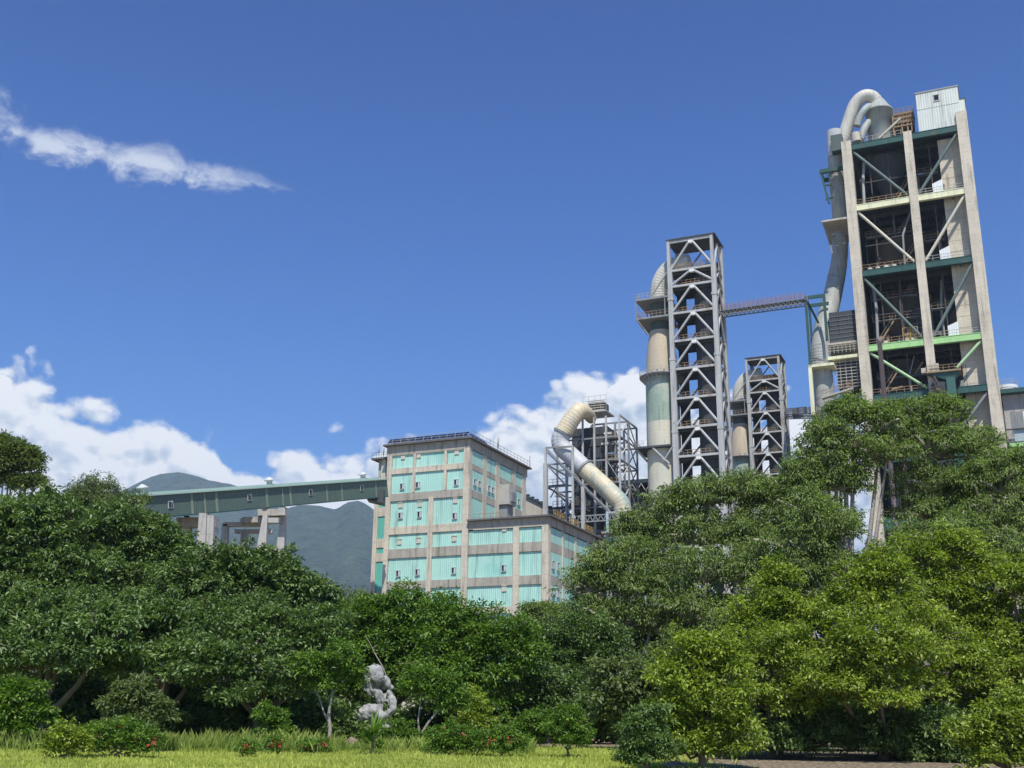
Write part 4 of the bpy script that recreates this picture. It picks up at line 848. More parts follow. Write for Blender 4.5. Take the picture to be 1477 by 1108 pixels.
# ------------------------------------------------------------------ slanting duct with its steel structure
def filter_tower():
    K = Fr(893, 600, 205); t = K.root('filter_tower', 'rusty grey steel framework round a dark filter housing, crossed by the slanting duct', 'steel framework')
    def g(px, py, v): p = K.fr(px, py, v); return Vector((p.x, v, p.z))
    x0 = g(789, 640, 0).x; x1 = 0; zt = g(893,598,0).z; W_ = x1-x0
    zl = [zt, zt-4.2, zt-8.6, zt-13, zt-17.5, zt-22, zt-27]
    xs = [x0, x0+W_*.27, x0+W_*.5, x0+W_*.66, x0+W_*.82, x1]; vs = [0, 5.5, 11]
    for i, x in enumerate(xs):
        for v in vs:
            top = zt-8.4 if (i == 0 and v == 0) else (zt-4 if i < 2 else zt)
            if i == 1 and v == 0: top = zt-8.6
            if i == 1 and v == 5.5: top = zt+.5
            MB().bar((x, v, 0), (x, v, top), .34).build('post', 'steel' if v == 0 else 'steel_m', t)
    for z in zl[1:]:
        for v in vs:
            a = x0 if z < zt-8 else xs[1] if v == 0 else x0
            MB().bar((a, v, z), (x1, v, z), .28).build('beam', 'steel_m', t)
        for x in (xs[0], xs[2], xs[4], xs[5]):
            if x == xs[0] and z > zt-8: continue
            MB().bar((x, 0, z), (x, 11, z), .26).build('beam', 'steel_m', t)
    for v in vs[1:]: MB().bar((xs[2], v, zt), (x1, v, zt), .28).build('beam', 'steel_m', t)
    MB().bar((x1, 0, zt), (x1, 11, zt), .28).build('beam', 'steel', t)
    r_ = random.Random(4)
    for i in range(len(zl)-1):
        for k, (xa, xb) in enumerate(((xs[0],xs[1]),(xs[1],xs[2]),(xs[4],xs[5]))):
            for v in vs:
                if k == 0 and i < 2 and v < 6: continue
                if r_.random() < .75:
                    a, b = (xa, xb) if r_.random() < .5 else (xb, xa)
                    MB().tube([(a, v, zl[i+1]), (b, v, zl[i])], .13, 5).build('brace', 'steel_m', t)
        MB().tube([(x1, 0, zl[i+1]), (x1, 5.5, zl[i])], .13, 5).build('brace', 'steel', t); MB().tube([(x1, 11, zl[i+1]), (x1, 5.5, zl[i])], .13, 5).build('brace', 'steel', t)
    # filter housing
    a = g(826,600,3).x; b = g(876,600,3).x
    MB().box(a, b, 3, 9, zt-17, zt-1.2).build('filter_housing', 'clad_dk', t)
    for k in range(4):
        xx = a+(b-a)*(k+.5)/4; w_ = (b-a)/8
        MB().add([(xx-w_,3,zt-17),(xx+w_,3,zt-17),(xx+w_,9,zt-17),(xx-w_,9,zt-17),(xx-.4,5.5,zt-21),(xx+.4,5.5,zt-21),(xx+.4,6.5,zt-21),(xx-.4,6.5,zt-21)], [(0,1,2,3),(7,6,5,4),(0,4,5,1),(1,5,6,2),(2,6,7,3),(3,7,4,0)]).build('dust_hopper', 'clad_dk', t)
    m = MB()
    for k in range(7): m.box(a-.1, b+.1, 2.85, 3, zt-16.5+k*2.3, zt-16.3+k*2.3)
    for k in range(6): m.box(a+k*(b-a)/5-.1, a+k*(b-a)/5+.1, 2.8, 3, zt-17, zt-1.2)
    m.build('housing_ribs', 'steel_dk', t)
    for z, aa, bb in ((zt-6.2, a-1, a+3), (zt-11, xs[2], xs[3]+2), (zt-4.3, xs[4], x1), (zt-8.7, xs[4], x1), (zt-13.1, xs[4]-1, x1), (zt-12.5, x0, xs[1]), (zt-16.8, x0+1, xs[2]), (zt-20, x0, xs[1])):
        MB().box(aa, bb, .6, 2.4, z-.12, z).build('gallery', 'steel_dk', t); railing((aa,.6,z), (bb,.6,z), 1.1, .9, .07).build('railing', 'ochre' if z < zt-10 else 'rail', t)
    for (u, z) in ((xs[2]-.5, zt-10.4), (xs[3]+.6, zt-5), (xs[4]-1.2, zt-3), (xs[4]-.4, zt-7), (xs[4]-.4, zt-14)):
        MB().box(u, u+1.5, 2.2, 2.6, z, z+.35).build('light_fitting', 'white', t)
    # louvred box on the top
    p = g(849,595,5); q = g(871,579,5)
    MB().box(p.x, q.x, 5, 8, p.z, q.z).build('top_box', 'dusty', t); m = MB()
    for k in range(5): m.box(p.x-.1, q.x+.1, 4.8, 5, p.z+.2+k*.48, p.z+.36+k*.48)
    m.build('louvres', 'beige_wall', t); MB().box(p.x-.8, q.x+.8, 4, 9, p.z-.3, p.z-.05).build('top_deck', 'steel', t)
    railing((p.x-.8,4,p.z), (q.x+.8,4,p.z), 3.0, 1.1, .06, 3).build('railing', 'rail_grey', t)
    # dense stair and pipe work low on the left
    m = MB()
    for k in range(46):
        x = x0+r_.random()*W_*.42; z = zt-14.5-r_.random()*13; v = r_.choice((1.5,2.5,4,6)); dx = r_.choice((-2.2,2.2,1.5,-1.4,0)); dz = r_.choice((2.2,-1.8,.4,1.4))
        m.bar((x,v,z),(min(max(x+dx,x0),x0+W_*.5),v+r_.random()-.5,z+dz), .16)
    m.build('pipe_work', 'steel_m', t)
    for k in range(6):
        z = zt-14-k*2.4; s = 1 if k % 2 else -1
        MB().bar((x0+W_*.2+s*1.6,1,z),(x0+W_*.2-s*1.6,1,z-2.4), .8, .14).build('stair_flight', 'rail', t)
    # duct
    d = K.root('slanting_duct', 'large slanting duct, yellowish upper leg and stained lower leg, bent like an elbow', 'duct')
    def h(px, py, v): return g(px, py, v)
    up = [h(853,604,4), h(846,596,0), h(835,593,-2.6), h(824,606,-3.5), h(812,625,-4)]
    pts, rs = ribbed(up, [1.0,1.25,1.55,1.65,1.65]); MB().tube(pts, rs, 40, True, False).build('upper_leg', 'duct_cream', d)
    mid = [h(812,624,-4), h(808,634,-4), h(811,646,-4), h(824,658,-4), h(843,676,-4.2)]
    pts, rs = ribbed(mid, 1.68, .55, .02); MB().tube(pts, rs, 40, True, False).build('elbow', 'duct_silver', d)
    low = [h(843,676,-4.2), h(866,697,-4.4), h(886,716,-4.6), h(896,727,-4.6), h(898,742,-4.6)]
    pts, rs = ribbed(low, [1.68,1.66,1.66,1.62,1.6]); MB().tube(pts, rs, 40, True, False).build('lower_leg', 'duct_mix', d)
    for (c, dd, r) in ((h(843,676,-4.2), Vector((1,0,-.95)), 1.95), (h(812,624,-4), Vector((-.5,0,-.9)), 1.88)):
        dd.normalize(); MB().tube([c-dd*.2, c+dd*.2], r, 28).build('flange', 'steel_m', d)
    z = h(898,742,-4.6).z; MB().lathe(h(898,742,-4.6).x, -4.6, [(1.65, z-9), (1.65, z)], 24).build('base_drum', 'beige_wall', d)
    # portal under the duct
    s = K.root('duct_support', 'pale steel portal and sloping girder carrying the slanting duct', 'steel frame')
    A_ = h(787,646,-6); Bq = h(826,644,-6)
    MB().bar(A_, Bq, .3).build('top_beam', 'steel_m', s); MB().bar((Bq.x,-6,0), Bq, .4).build('post', 'steel', s); MB().bar((A_.x,-6,A_.z-3), A_, .35).build('post', 'steel', s); MB().bar((A_.x,-6,0),(A_.x,-6,A_.z-3), .75).build('post', 'steel', s)
    MB().bar(A_+Vector((.3,0,-.4)), h(884,742,-6), .4, .3).build('sloping_girder', 'steel_m', s); MB().bar(A_+Vector((.3,.2,-.9)), h(880,742,-6)+Vector((0,.2,0)), .22).build('sloping_girder', 'steel', s)
    MB().box(h(841,742,-6).x-.3, h(841,742,-6).x+.35, -6.2, -5.6, 0, h(841,702,-6).z).build('post', 'steel', s)
    m = MB(); a = h(832,745,-6); b = h(886,743,-6)
    for dz in (0, -1.1): m.bar((a.x,-6,a.z+dz),(b.x,-6,a.z+dz),.22)
    for k in range(7): xx = a.x+(b.x-a.x)*k/7; m.bar((xx,-6,a.z-1.1),(xx+(b.x-a.x)/14,-6,a.z),.14).bar((xx+(b.x-a.x)/14,-6,a.z),(xx+(b.x-a.x)/7,-6,a.z-1.1),.14)
    m.build('truss', 'steel_m', s)
    # beige storage block behind
    bb = K.root('storage_block', 'beige dusty wall block with pilasters below the slanting duct', 'building')
    a = h(838,750,8); b = h(905,750,8); zz = h(840,735,8).z
    MB().box(a.x, b.x, 8, 16, 0, zz).build('wall', 'beige_wall', bb)
    for k in range(6): x = a.x+(b.x-a.x)*k/5; MB().box(x-.35, x+.35, 7.7, 8, 0, zz+ (1 if k in (2,) else 0)).build('pilaster', 'conc', bb)
    # blue white pole gantry and dome tank
    q = K.root('pole_gantry', 'pale blue post and flat canopy half behind the feathery tree', 'canopy')
    p = h(876,738,-11); MB().bar((p.x,-11,0),(p.x,-11,p.z), .42).build('post', 'paleblue', q); MB().bar((p.x-.2,-11,p.z-.2),(p.x+4,-11,p.z-.2), .25).build('arm', 'steel', q)
    zc = h(876,768,-11).z; MB().box(p.x-.8, p.x+11, -12, -8, zc-.3, zc).build('canopy_roof', 'rail_grey', q); MB().box(p.x, p.x+11, -11.2, -10.8, zc-1.6, zc-1).build('canopy_beam', 'paleblue', q)
    MB().box(p.x, p.x+11, -11.2, -10.9, zc-3.1, zc-2.8).build('canopy_beam', 'paleblue', q)
    for k in range(4): MB().bar((p.x+.6+k*2.4,-11,zc-2.8),(p.x+1.6+k*2.4,-11,zc-1.6), .18).build('canopy_brace', 'steel', q)
    for k in range(1, 4): MB().bar((p.x+k*3.3,-11,0),(p.x+k*3.3,-11,zc-.3), .3).build('post', 'paleblue', q)
    d = K.root('dome_tank', 'small cream dome topped tank beside the turquoise wing', 'tank')
    p = h(847,790,-12); z0 = h(847,793,-12).z; z1 = h(847,783,-12).z; r = 1.75
    MB().lathe(p.x, -12, [(r,0),(r,z1),(r*.93,z1+.6),(r*.7,z1+1.1),(r*.35,z1+1.4),(.05,z1+1.5)], 28).build('tank_shell', 'cone', d)
    m = MB()
    for k in range(4): m.tube([(p.x+(r+.12)*math.cos(a_)*math.cos(k*.785), -12+(r+.12)*math.cos(a_)*math.sin(k*.785), z1+1.55*math.sin(a_)) for a_ in np.linspace(0, math.pi, 13)], .09, 5)
    m.build('dome_ribs', 'steel_dk', d)
    m = MB().tube([(p.x+r,-11,z1-.5),(p.x+r+2.2,-10,z1-.2),(p.x+r+4.5,-10,z1-1.8)], 1.0, 12); m.build('side_duct', 'steel_dk', d)
    # ochre handrails on the wing's roof edge
    for k in range(3): 
        o = railing((0,0,0), (4.5,0,0), 1.2, .8, .09); oo = o.build('roof_guard', 'ochre'); w_ = Vector((B.x, B.y, 0)); u = 14.2; v = 2+k*7
        ca, sa = math.cos(GRID), math.sin(GRID); oo.location = (B.x+u*ca-v*sa, B.y+u*sa+v*ca, wz+.02); oo.rotation_euler.z = GRID+R(90)
        tag(oo, ['nearest ochre guard rail on the side edge of the lower turquoise wing', 'middle ochre guard rail on the side edge of the lower turquoise wing', 'farthest ochre guard rail on the side edge of the lower turquoise wing'][k], 'guard rail', 'roof guard rails')
filter_tower()
# ------------------------------------------------------------------ conveyor gallery with its piers
def conveyor():
    A_ = P(190, 716, 132); C_ = P(558, 691, 178)
    L = (C_-A_); ln = L.length; x = L.normalized(); y = Vector((-x.y, x.x, 0)).normalized(); z = x.cross(y)
    t = thing('conveyor_gallery', 'long sloping dark green conveyor gallery running into the turquoise building', 'conveyor bridge')
    t.matrix_world = Matrix(((x.x,y.x,z.x,A_.x),(x.y,y.y,z.y,A_.y),(x.z,y.z,z.z,A_.z),(0,0,0,1)))
    H_ = 2.75; Dp = 3.4
    def sx(px, py):      # along-gallery coordinate seen at this pixel on the near wall
        d = ray(px, py); nrm = y; tt = (A_-Vector((0,0,CZ))).dot(nrm)/d.dot(nrm); q = Vector((0,0,CZ))+d*tt; return (q-A_).dot(x), (q-A_).dot(z)
    ribs = [sx(180+px/3.887, 640+py/3.887)[0] for px, py in ((378,335),(448,330),(516,325),(797,300),(884,292),(929,288),(1132,272),(1216,266),(1407,248))]
    cuts = [0]+ribs+[ln]
    for a, b in zip(cuts[:-1], cuts[1:]): MB().box(a+.02, b-.02, 0, .12, -H_, -.12).build('wall_sheet', 'gal_g', t)
    MB().box(0, ln, Dp-.12, Dp, -H_, -.1).build('far_wall', 'gal_g', t); MB().box(0, .1, .13, Dp-.13, -H_+.01, -.1).build('end_wall', 'gal_rib', t); MB().box(0, ln, .13, Dp-.13, -H_-.0, -H_+.15).build('floor', 'steel_dk', t)
    for i, r in enumerate(ribs): MB().box(r-.14-(.12 if i in (0,2,3,5) else 0), r+.14, -.06, 0, -H_, -.12).build('rib', 'gal_rib', t)
    MB().poly([(-.3,-.1),(ln,-.1),(ln,.05),(-.3,.05)], -.35, Dp+.35).build('roof_sheet', 'gal_roof', t); MB().box(0, ln, -.08, .1, -H_-.16, -H_).build('bottom_rail', 'green_dk', t)
    MB().poly([(-.3,.05),(ln,.05),(ln,.42),(-.3,.42)], Dp*.35, Dp*.65).build('roof_ridge', 'gal_roof', t)
    for px, py in ((255,342),(698,302),(1041,273),(1327,248)):
        a, zz = sx(180+px/3.887, 640+py/3.887); f = MB()
        f.box(a-.4, a+.4, -.1, .02, zz-.45, zz+.45); o = f.build('window', 'frame_w', t); MB().box(a-.32, a+.0, -.14, -.1, zz-.36, zz+.38).build('pane', 'glass', o); MB().box(a+.08, a+.3, -.13, -.1, zz-.36, zz+.3).build('pane', 'glass', o)
    for px, py in ((157,268),(864,215),(1385,185)):
        a, zz = sx(180+px/3.887, 640+py/3.887); MB().lathe(a, Dp/2, [(.42,.42),(.42,.9),(.75,.95),(.7,1.1),(.15,1.45)], 16).build('roof_vent', 'frame_w', t)
    # piers
    def box8(b, tp): return MB().add(b+tp, [(0,3,2,1),(4,5,6,7),(0,1,5,4),(1,2,6,5),(2,3,7,6),(3,0,4,7)])
    def leg(Y, x0b, x1b, yb, x0t, x1t, yt, d0=0, d1=1.2, ground=True):
        def f(px, py, dy): p = P(px, py, Y); return (p.x, Y+dy, p.z)
        a, b = f(x0b, yb, 0), f(x1b, yb, 0); c, d = f(x0t, yt, 0), f(x1t, yt, 0)
        if ground:
            k = a[2]/max(.1, c[2]-a[2]); a = (a[0]+(a[0]-c[0])*k, Y, 0); b = (b[0]+(b[0]-d[0])*k, Y, 0)
        q = lambda p, e: (p[0], Y+e, p[2])
        return box8([q(a,d0),q(b,d0),q(b,d1),q(a,d1)], [q(c,d0),q(d,d0),q(d,d1),q(c,d1)])
    Z = lambda px, py: (180+px/3.887, 640+py/3.887)
    def lg(t, Y, bx0, bx1, by, tx0, tx1, ty, d0=0, d1=1.2, name='leg', mat='conc_grey', ground=True):
        a = Z(bx0, by); b = Z(bx1, by); c = Z(tx0, ty); d = Z(tx1, ty)
        m = leg(Y, a[0], b[0], a[1], c[0], d[0], c[1], d0, d1, ground); return m.build(name, mat, t)
    g_ = 'conveyor piers'
    t1 = thing('conveyor_pier', 'broad left concrete pier with a leaning slab leg under the conveyor gallery', 'pier', (0,0,0), 0, g_)
    lg(t1, 142, 285, 345, 500, 275, 345, 405, 1.5, 2.6); lg(t1, 142, 408, 455, 570, 420, 462, 392, -.4, .6); lg(t1, 142, 455, 492, 590, 462, 500, 402, 0, 2.4, 'leg', 'conc_grey')
    lg(t1, 142, 280, 500, 460, 280, 500, 408, .7, 2.2, 'cross_beam', 'conc_dark', False); lg(t1, 142, 320, 350, 404, 325, 345, 396, .8, 2, 'bearing', 'steel_dk', False); lg(t1, 142, 435, 455, 393, 430, 460, 384, .2, 1.2, 'bearing', 'steel_dk', False)  # shade under the gallery is put into the cross beam's darker concrete
    t2 = thing('conveyor_pier', 'right concrete pier, an open portal frame on four splayed legs under the conveyor gallery', 'pier', (0,0,0), 0, g_)
    lg(t2, 150, 505, 542, 560, 515, 545, 430, 3, 4.2); lg(t2, 150, 588, 634, 575, 598, 634, 460, 5.5, 6.7); lg(t2, 150, 738, 790, 590, 775, 800, 392, 0, 1.2); lg(t2, 150, 832, 880, 595, 862, 888, 400, 1.5, 2.8)
    for (x0, x1, y0, y1, d0, d1, mat) in ((520,760,440,418,3,4.1,'conc_grey'), (560,780,463,441,5.6,6.5,'conc_grey'), (600,760,404,382,5,6,'conc_grey'), (650,785,432,402,1.2,3,'conc_dark'), (740,870,398,362,.6,2.4,'conc_dark'), (800,868,440,412,.4,1.5,'conc_grey'), (745,880,610,582,-.1,1,'conc_grey'), (864,900,402,360,-.2,1.1,'conc_grey')):
        lg(t2, 150, x0, x1, y0, x0, x1, y1, d0, d1, 'cross_beam', mat, False)
    for x in (780, 880): lg(t2, 150, x-10, x+10, 361, x-16, x+16, 350, .4, 1.6, 'bearing', 'steel_dk', False)
    # dark saddle where the gallery meets the stair tower
    p = P(529,720,176); q = P(553,716,176); o = MB().poly([(0,0),(q.x-p.x,-.6),(q.x-p.x,1.6),(0,.9)], 0, 3).build('gallery_saddle', 'steel_dk'); o.location = p
    tag(o, 'dark saddle bracket under the upper end of the conveyor gallery', 'bracket')
conveyor()
# ------------------------------------------------------------------ foliage
def rnd_dirs(n):
    v = rng.normal(size=(n, 3)); return v/np.linalg.norm(v, axis=1, keepdims=True)
def leaf_mesh(name, pos, nrm, dirn, size, asp, tint, mat, bend=.25):
    """folded leaf blades: one diamond of two triangles per leaf"""
    n = len(pos); side = np.cross(nrm, dirn); side /= np.linalg.norm(side, axis=1, keepdims=True)+1e-9
    s = size[:, None]; w_ = s*asp*.5; nn = nrm*s*bend
    v = np.empty((n, 4, 3), np.float32)
    v[:, 0] = pos; v[:, 1] = pos+dirn*s*.45+side*w_+nn*.5; v[:, 2] = pos+dirn*s-nn*.5; v[:, 3] = pos+dirn*s*.45-side*w_+nn*.5
    me = bpy.data.meshes.new(name); me.vertices.add(n*4); me.vertices.foreach_set('co', v.ravel())
    idx = np.arange(n)[:, None]*4+np.array([[0, 1, 2, 0, 2, 3]]); me.loops.add(n*6); me.loops.foreach_set('vertex_index', idx.ravel().astype(np.int32))
    me.polygons.add(n*2); me.polygons.foreach_set('loop_start', np.arange(0, n*6, 3, dtype=np.int32)); me.polygons.foreach_set('loop_total', np.full(n*2, 3, np.int32))
    at = me.attributes.new('tint', 'FLOAT', 'POINT'); at.data.foreach_set('value', np.repeat(np.clip(tint, 0, 1), 4).astype(np.float32))
    me.materials.append(X[mat]); me.update(calc_edges=True); return me
STY = {  # leaf length m, aspect, twigs per square metre of bough, leaves per twig, twig radius, droop, gloss material, bark
    'broad': dict(leaf=.18, asp=.45, den=13, per=9, tw=.22, droop=.25, mat='lf_dark', bark='bark', bough=.34, gap=3.0),
    'fine': dict(leaf=.135, asp=.5, den=16, per=9, tw=.24, droop=.1, mat='lf_mid', bark='bark', bough=.34, gap=2.8),
    'feather': dict(leaf=.17, asp=.27, den=10.5, per=12, tw=.36, droop=.55, mat='lf_feather', bark='bark_pale', bough=.38, gap=2.9, br=3.0),
    'yellow': dict(leaf=.112, asp=.50, den=23, per=9, tw=.20, droop=.2, mat='lf_yellow', bark='bark', bough=.37, gap=2.9),
    'airy': dict(leaf=.20, asp=.36, den=4.5, per=9, tw=.32, droop=.1, mat='lf_grey', bark='bark_pale', bough=.2),
    'bush': dict(leaf=.085, asp=.45, den=55, per=8, tw=.10, droop=.1, mat='lf_mid', bark='bark', bough=.34),
}
NT = [0]
def tree(name, label, cat, Y, bx, lobes, style, leaf=None, dens=1.0, group=None, trunk_r=.18, tb=0.0, flat=.75, limbs=True, back=.12, mat=None, low=-.45):
    """lobes: (px, py, rx, ry) in photograph pixels [, extra depth] -> ellipsoid masses of the crown in metres; every mass carries boughs, every bough twigs of leaves"""
    st = dict(STY[style]); sc = Y/F; NT[0] += 1
    if leaf: k = leaf/st['leaf']; st['leaf'] = leaf; st['tw'] *= k; st['den'] /= k*k
    if mat: st['mat'] = mat
    st['den'] *= .80; st['leaf'] *= 1.1
    base = P(bx, 1000, Y); base.z = gz(Y)
    t = thing(name, label, cat, tuple(base), 0, group)
    LP, LN, LD, LS, LT = [], [], [], [], []; wood = MB(); B0 = np.array(base)
    top = np.array([0, 0, 0.])
    for q in lobes:
        px, py, rx, ry = q[:4]; dy = q[4] if len(q) > 4 else 0
        c = np.array(P(px, py, Y+dy))-B0; r = np.array([rx*sc, (rx+ry)*.42*sc, ry*sc])
        rb0 = max(st['bough']*float(min(r[0], r[2])), .16)
        area = 4*math.pi*((r[0]*r[1])**1.6+(r[0]*r[2])**1.6+(r[1]*r[2])**1.6)**(1/1.6)/3**(1/1.6)
        nb = int(area/(rb0*rb0*st.get('gap', 2.3)))+5
        d = rnd_dirs(nb*2); keep = (d[:, 2] > low) & ((d[:, 1] < .25) | (rng.random(nb*2) < back)); d = d[keep][:nb]
        rad = rng.uniform(.5, 1.02, (len(d), 1)); bc = c+d*r*rad
        if limbs:
            pts = [np.array([0, 0, max(.15, c[2]*.28)]), c*.62+np.array([0, 0, -r[2]*.1]), c]
            wood.tube([pts[0], (pts[0]+pts[1])/2+rng.normal(size=3)*.12, pts[1], pts[2]], [trunk_r*.62, trunk_r*.5, trunk_r*.34, trunk_r*.16], 6, False)
        ns = int(len(bc)*.45); ds = d[rng.integers(0, len(d), ns)]; bc = np.concatenate([bc, c+ds*r*rng.uniform(1.0, 1.38, (ns, 1))]); nb_ = len(bc)-ns
        for i, b in enumerate(bc):
            rb = rb0*(rng.uniform(.6, 1.4) if i < nb_ else rng.uniform(.28, .6)); tb_ = rng.normal()*.18
            if limbs and i % 2 == 0 and rb > rb0*.5:
                m_ = (c+b)/2+rng.normal(size=3)*.1*rb0-np.array([0, 0, .1*rb0]); wood.tube([c*.85+b*.15-np.array([0, 0, r[2]*.25]), m_, b, b+(b-c)*.12], [q_*trunk_r*st.get('br', 1) for q_ in (.2, .14, .08, .03)], 3, False)
            ntw = max(4, int(st['den']*dens*4*math.pi*rb*rb*flat*.62))
            e = rnd_dirs(ntw*2); e = e[e[:, 2] > -.35][:ntw]; n = len(e)
            tp = b+e*np.array([rb, rb, rb*flat])*rng.uniform(.6, 1.08, (n, 1))
            k = st['per']; tp = np.repeat(tp, k, 0); ee = np.repeat(e, k, 0); m = n*k
            off = rnd_dirs(m)*rng.uniform(.1, 1, (m, 1))*st['tw']*np.array([1, 1, .6]); pos = tp+off
            dirn = off/st['tw']+ee*.5+np.array([0, 0, -st['droop']])+rng.normal(size=(m, 3))*.3; dirn /= np.linalg.norm(dirn, axis=1, keepdims=True)
            up = np.array([0, 0, 1.])+ee*.45+rng.normal(size=(m, 3))*.42; up -= dirn*(up*dirn).sum(1, keepdims=True); up /= np.linalg.norm(up, axis=1, keepdims=True)+1e-9
            LP.append(pos); LN.append(up); LD.append(dirn); LS.append(st['leaf']*rng.uniform(.6, 1.2, m)); LT.append(.42+tb_+rng.normal(size=m)*.17+np.repeat(rng.normal(size=n)*.09, k))
    me = leaf_mesh('foliage', np.concatenate(LP), np.concatenate(LN), np.concatenate(LD), np.concatenate(LS), st['asp'], np.concatenate(LT), st['mat'])
    o = bpy.data.objects.new('foliage', me); COL.objects.link(o); o.parent = t; o['kind'] = 'stuff'
    if limbs:
        cz = np.mean([P(q[0], q[1], Y).z for q in lobes])-base.z; cx = np.mean([P(q[0], q[1], Y).x for q in lobes])-base.x
        p = [(0, 0, -.15), (cx*.05, 0, cz*.15), (cx*.2+rng.normal()*.1, .05, cz*.4), (cx*.5, 0, cz*.75), (cx*.75, 0, cz*.95)]
        MB().tube(p, [trunk_r*1.35, trunk_r, trunk_r*.8, trunk_r*.5, trunk_r*.15], 10, False).build('trunk', st['bark'], t)
        wood.build('branches', st['bark'], t)
    tot[0] += len(me.polygons); return t
tot = [0]
# --- back row of trees, left
g = 'trees along the garden'
tree('tall_airy_tree', 'tall sparse tree with bare limbs at the far left edge, cloud behind it', 'tree', 62, -25, [(-15,668,40,22),(22,656,24,16),(2,646,26,14),(44,672,16,14),(-40,695,30,18),(30,700,16,10),(50,695,12,9),(5,690,18,10),(-5,640,18,9),(40,655,12,8)], 'airy', dens=.9, trunk_r=.22, group=g)
tree('broadleaf_tree', 'olive topped tree poking up behind the dark trees left of the gallery end', 'tree', 66, 140, [(135,715,34,24),(165,728,36,24),(105,735,26,18),(185,745,30,22),(140,760,60,30)], 'feather', mat='lf_grey', trunk_r=.25, group=g)
tree('broadleaf_tree', 'large dark tree with sunlit crown at the left edge below the airy tree', 'tree', 46, 50, [(60,760,62,48),(15,790,60,60),(95,770,50,48),(40,840,90,60),(110,850,60,55),(20,900,60,50)], 'broad', trunk_r=.32, group=g)
tree('broadleaf_tree', 'large dark tree right below the left end of the conveyor gallery', 'tree', 48, 190, [(180,768,52,40),(150,780,40,40),(225,790,42,36),(180,840,70,60),(240,840,48,46),(255,790,24,20)], 'broad', trunk_r=.32, group=g)
tree('broadleaf_tree', 'dark spreading tree under the two concrete conveyor piers', 'tree', 45, 320, [(300,832,48,38),(345,818,42,30),(385,835,48,36),(330,880,80,55),(420,858,46,40),(265,870,50,50),(448,872,32,34)], 'broad', trunk_r=.3, group=g)
tree('broadleaf_tree', 'dark tree lowest on the left, its boughs over the tall grass', 'tree', 39, 60, [(30,900,60,44),(100,905,62,46),(60,950,80,50,-1.3),(150,930,50,48,-1.3),(30,1010,60,34,2.5),(110,1005,60,34,2.5)], 'broad', trunk_r=.26, group=g)
tree('broadleaf_tree', 'dark tree in front between the leftmost tree and the sapling, shadow beneath', 'tree', 40, 230, [(205,900,56,46),(255,915,50,44),(180,950,54,46),(240,970,60,48,-1.3),(290,950,40,46),(200,1015,60,32,2.2),(280,1012,50,34,2.2)], 'broad', trunk_r=.26, group=g)
tree('broadleaf_tree', 'dark green tree with small leaves left of the scholar stone', 'tree', 39, 380, [(340,905,56,44),(400,920,54,46),(330,960,54,48,-1.3),(385,985,60,50,-1.3),(440,955,40,44),(465,915,34,34),(350,1025,50,28,2),(420,1028,46,26,2)], 'fine', mat='lf_dark', trunk_r=.24, group=g, leaf=.15)
tree('broadleaf_tree', 'pale olive tree top just left of the turquoise building, mountain behind', 'tree', 60, 500, [(500,880,36,28),(530,890,30,24),(475,895,26,22),(505,910,50,26)], 'feather', mat='lf_grey', trunk_r=.2, group=g)
tree('broadleaf_tree', 'mid green tree directly above the scholar stone, reaching the turquoise wall', 'tree', 44, 560, [(540,890,36,26),(590,880,44,30),(560,930,56,40),(520,940,40,36),(620,930,40,40),(560,985,56,40),(500,985,34,40)], 'fine', trunk_r=.22, group=g)
tree('broadleaf_tree', 'bright mid green rounded tree right of the stone in front of the turquoise building', 'tree', 41, 680, [(650,905,50,40),(700,920,52,40),(655,960,56,46),(720,965,48,46),(625,990,36,40),(690,1010,50,38),(745,935,34,34)], 'fine', trunk_r=.22, group=g)
tree('layered_tree', 'small tree with flat cloudlike tiers at the foot of the turquoise wing', 'tree', 58, 790, [(776,880,18,9),(800,890,26,13),(768,898,24,10),(812,906,32,12),(780,912,30,12)], 'feather', mat='lf_feather', trunk_r=.14, group=g)
tree('broadleaf_tree', 'dull green tree between the bright rounded tree and the feathery trees', 'tree', 47, 830, [(800,930,40,34),(850,920,44,34),(880,950,40,40),(830,965,54,36),(790,975,40,36),(860,1000,50,36)], 'fine', mat='lf_dark', trunk_r=.2, group=g)
tree('broadleaf_tree', 'dark low tree behind the small round sapling bush', 'tree', 42, 790, [(770,1000,44,36),(820,1010,46,36),(760,1035,40,24),(870,1030,40,34)], 'fine', mat='lf_dark', trunk_r=.16, group=g)
tree('vine_clad_tree', 'grey green big leaved climber hanging over a tree above the reddish boulders', 'tree', 38, 900, [(895,985,36,34),(925,1000,34,30),(885,1025,34,26),(920,1040,28,22)], 'broad', mat='lf_grey', leaf=.2, trunk_r=.14, group=g)
# --- feathery trees on the right
tree('feathery_tree', 'wide feathery tree in front of the tall cream vessel and steel towers', 'tree', 52, 1010, [(970,735,46,26),(1020,720,50,28),(1070,712,46,28),(1110,725,40,28),(925,760,38,26),(1000,775,64,34),(1080,775,60,38),(1140,740,40,34),(935,800,50,30)], 'feather', trunk_r=.24, group=g, dens=.8, low=-.35)
tree('feathery_tree', 'feathery tree lower down beside the turquoise wing, blue post behind it', 'tree', 49, 900, [(868,815,34,24),(905,805,36,26),(850,848,38,28),(900,850,52,32),(950,850,46,36),(840,890,36,26),(895,900,50,34),(960,905,50,36)], 'feather', trunk_r=.2, group=g, dens=.8, low=-.2)
tree('feathery_tree', 'feathery tree with many bare upright limbs left of the yellow green trees', 'tree', 48, 1040, [(1010,830,50,34),(1060,835,44,36),(1105,820,46,36),(990,880,50,36),(1040,900,50,34),(1000,940,50,34)], 'feather', trunk_r=.2, group=g, dens=.75, low=-.2)
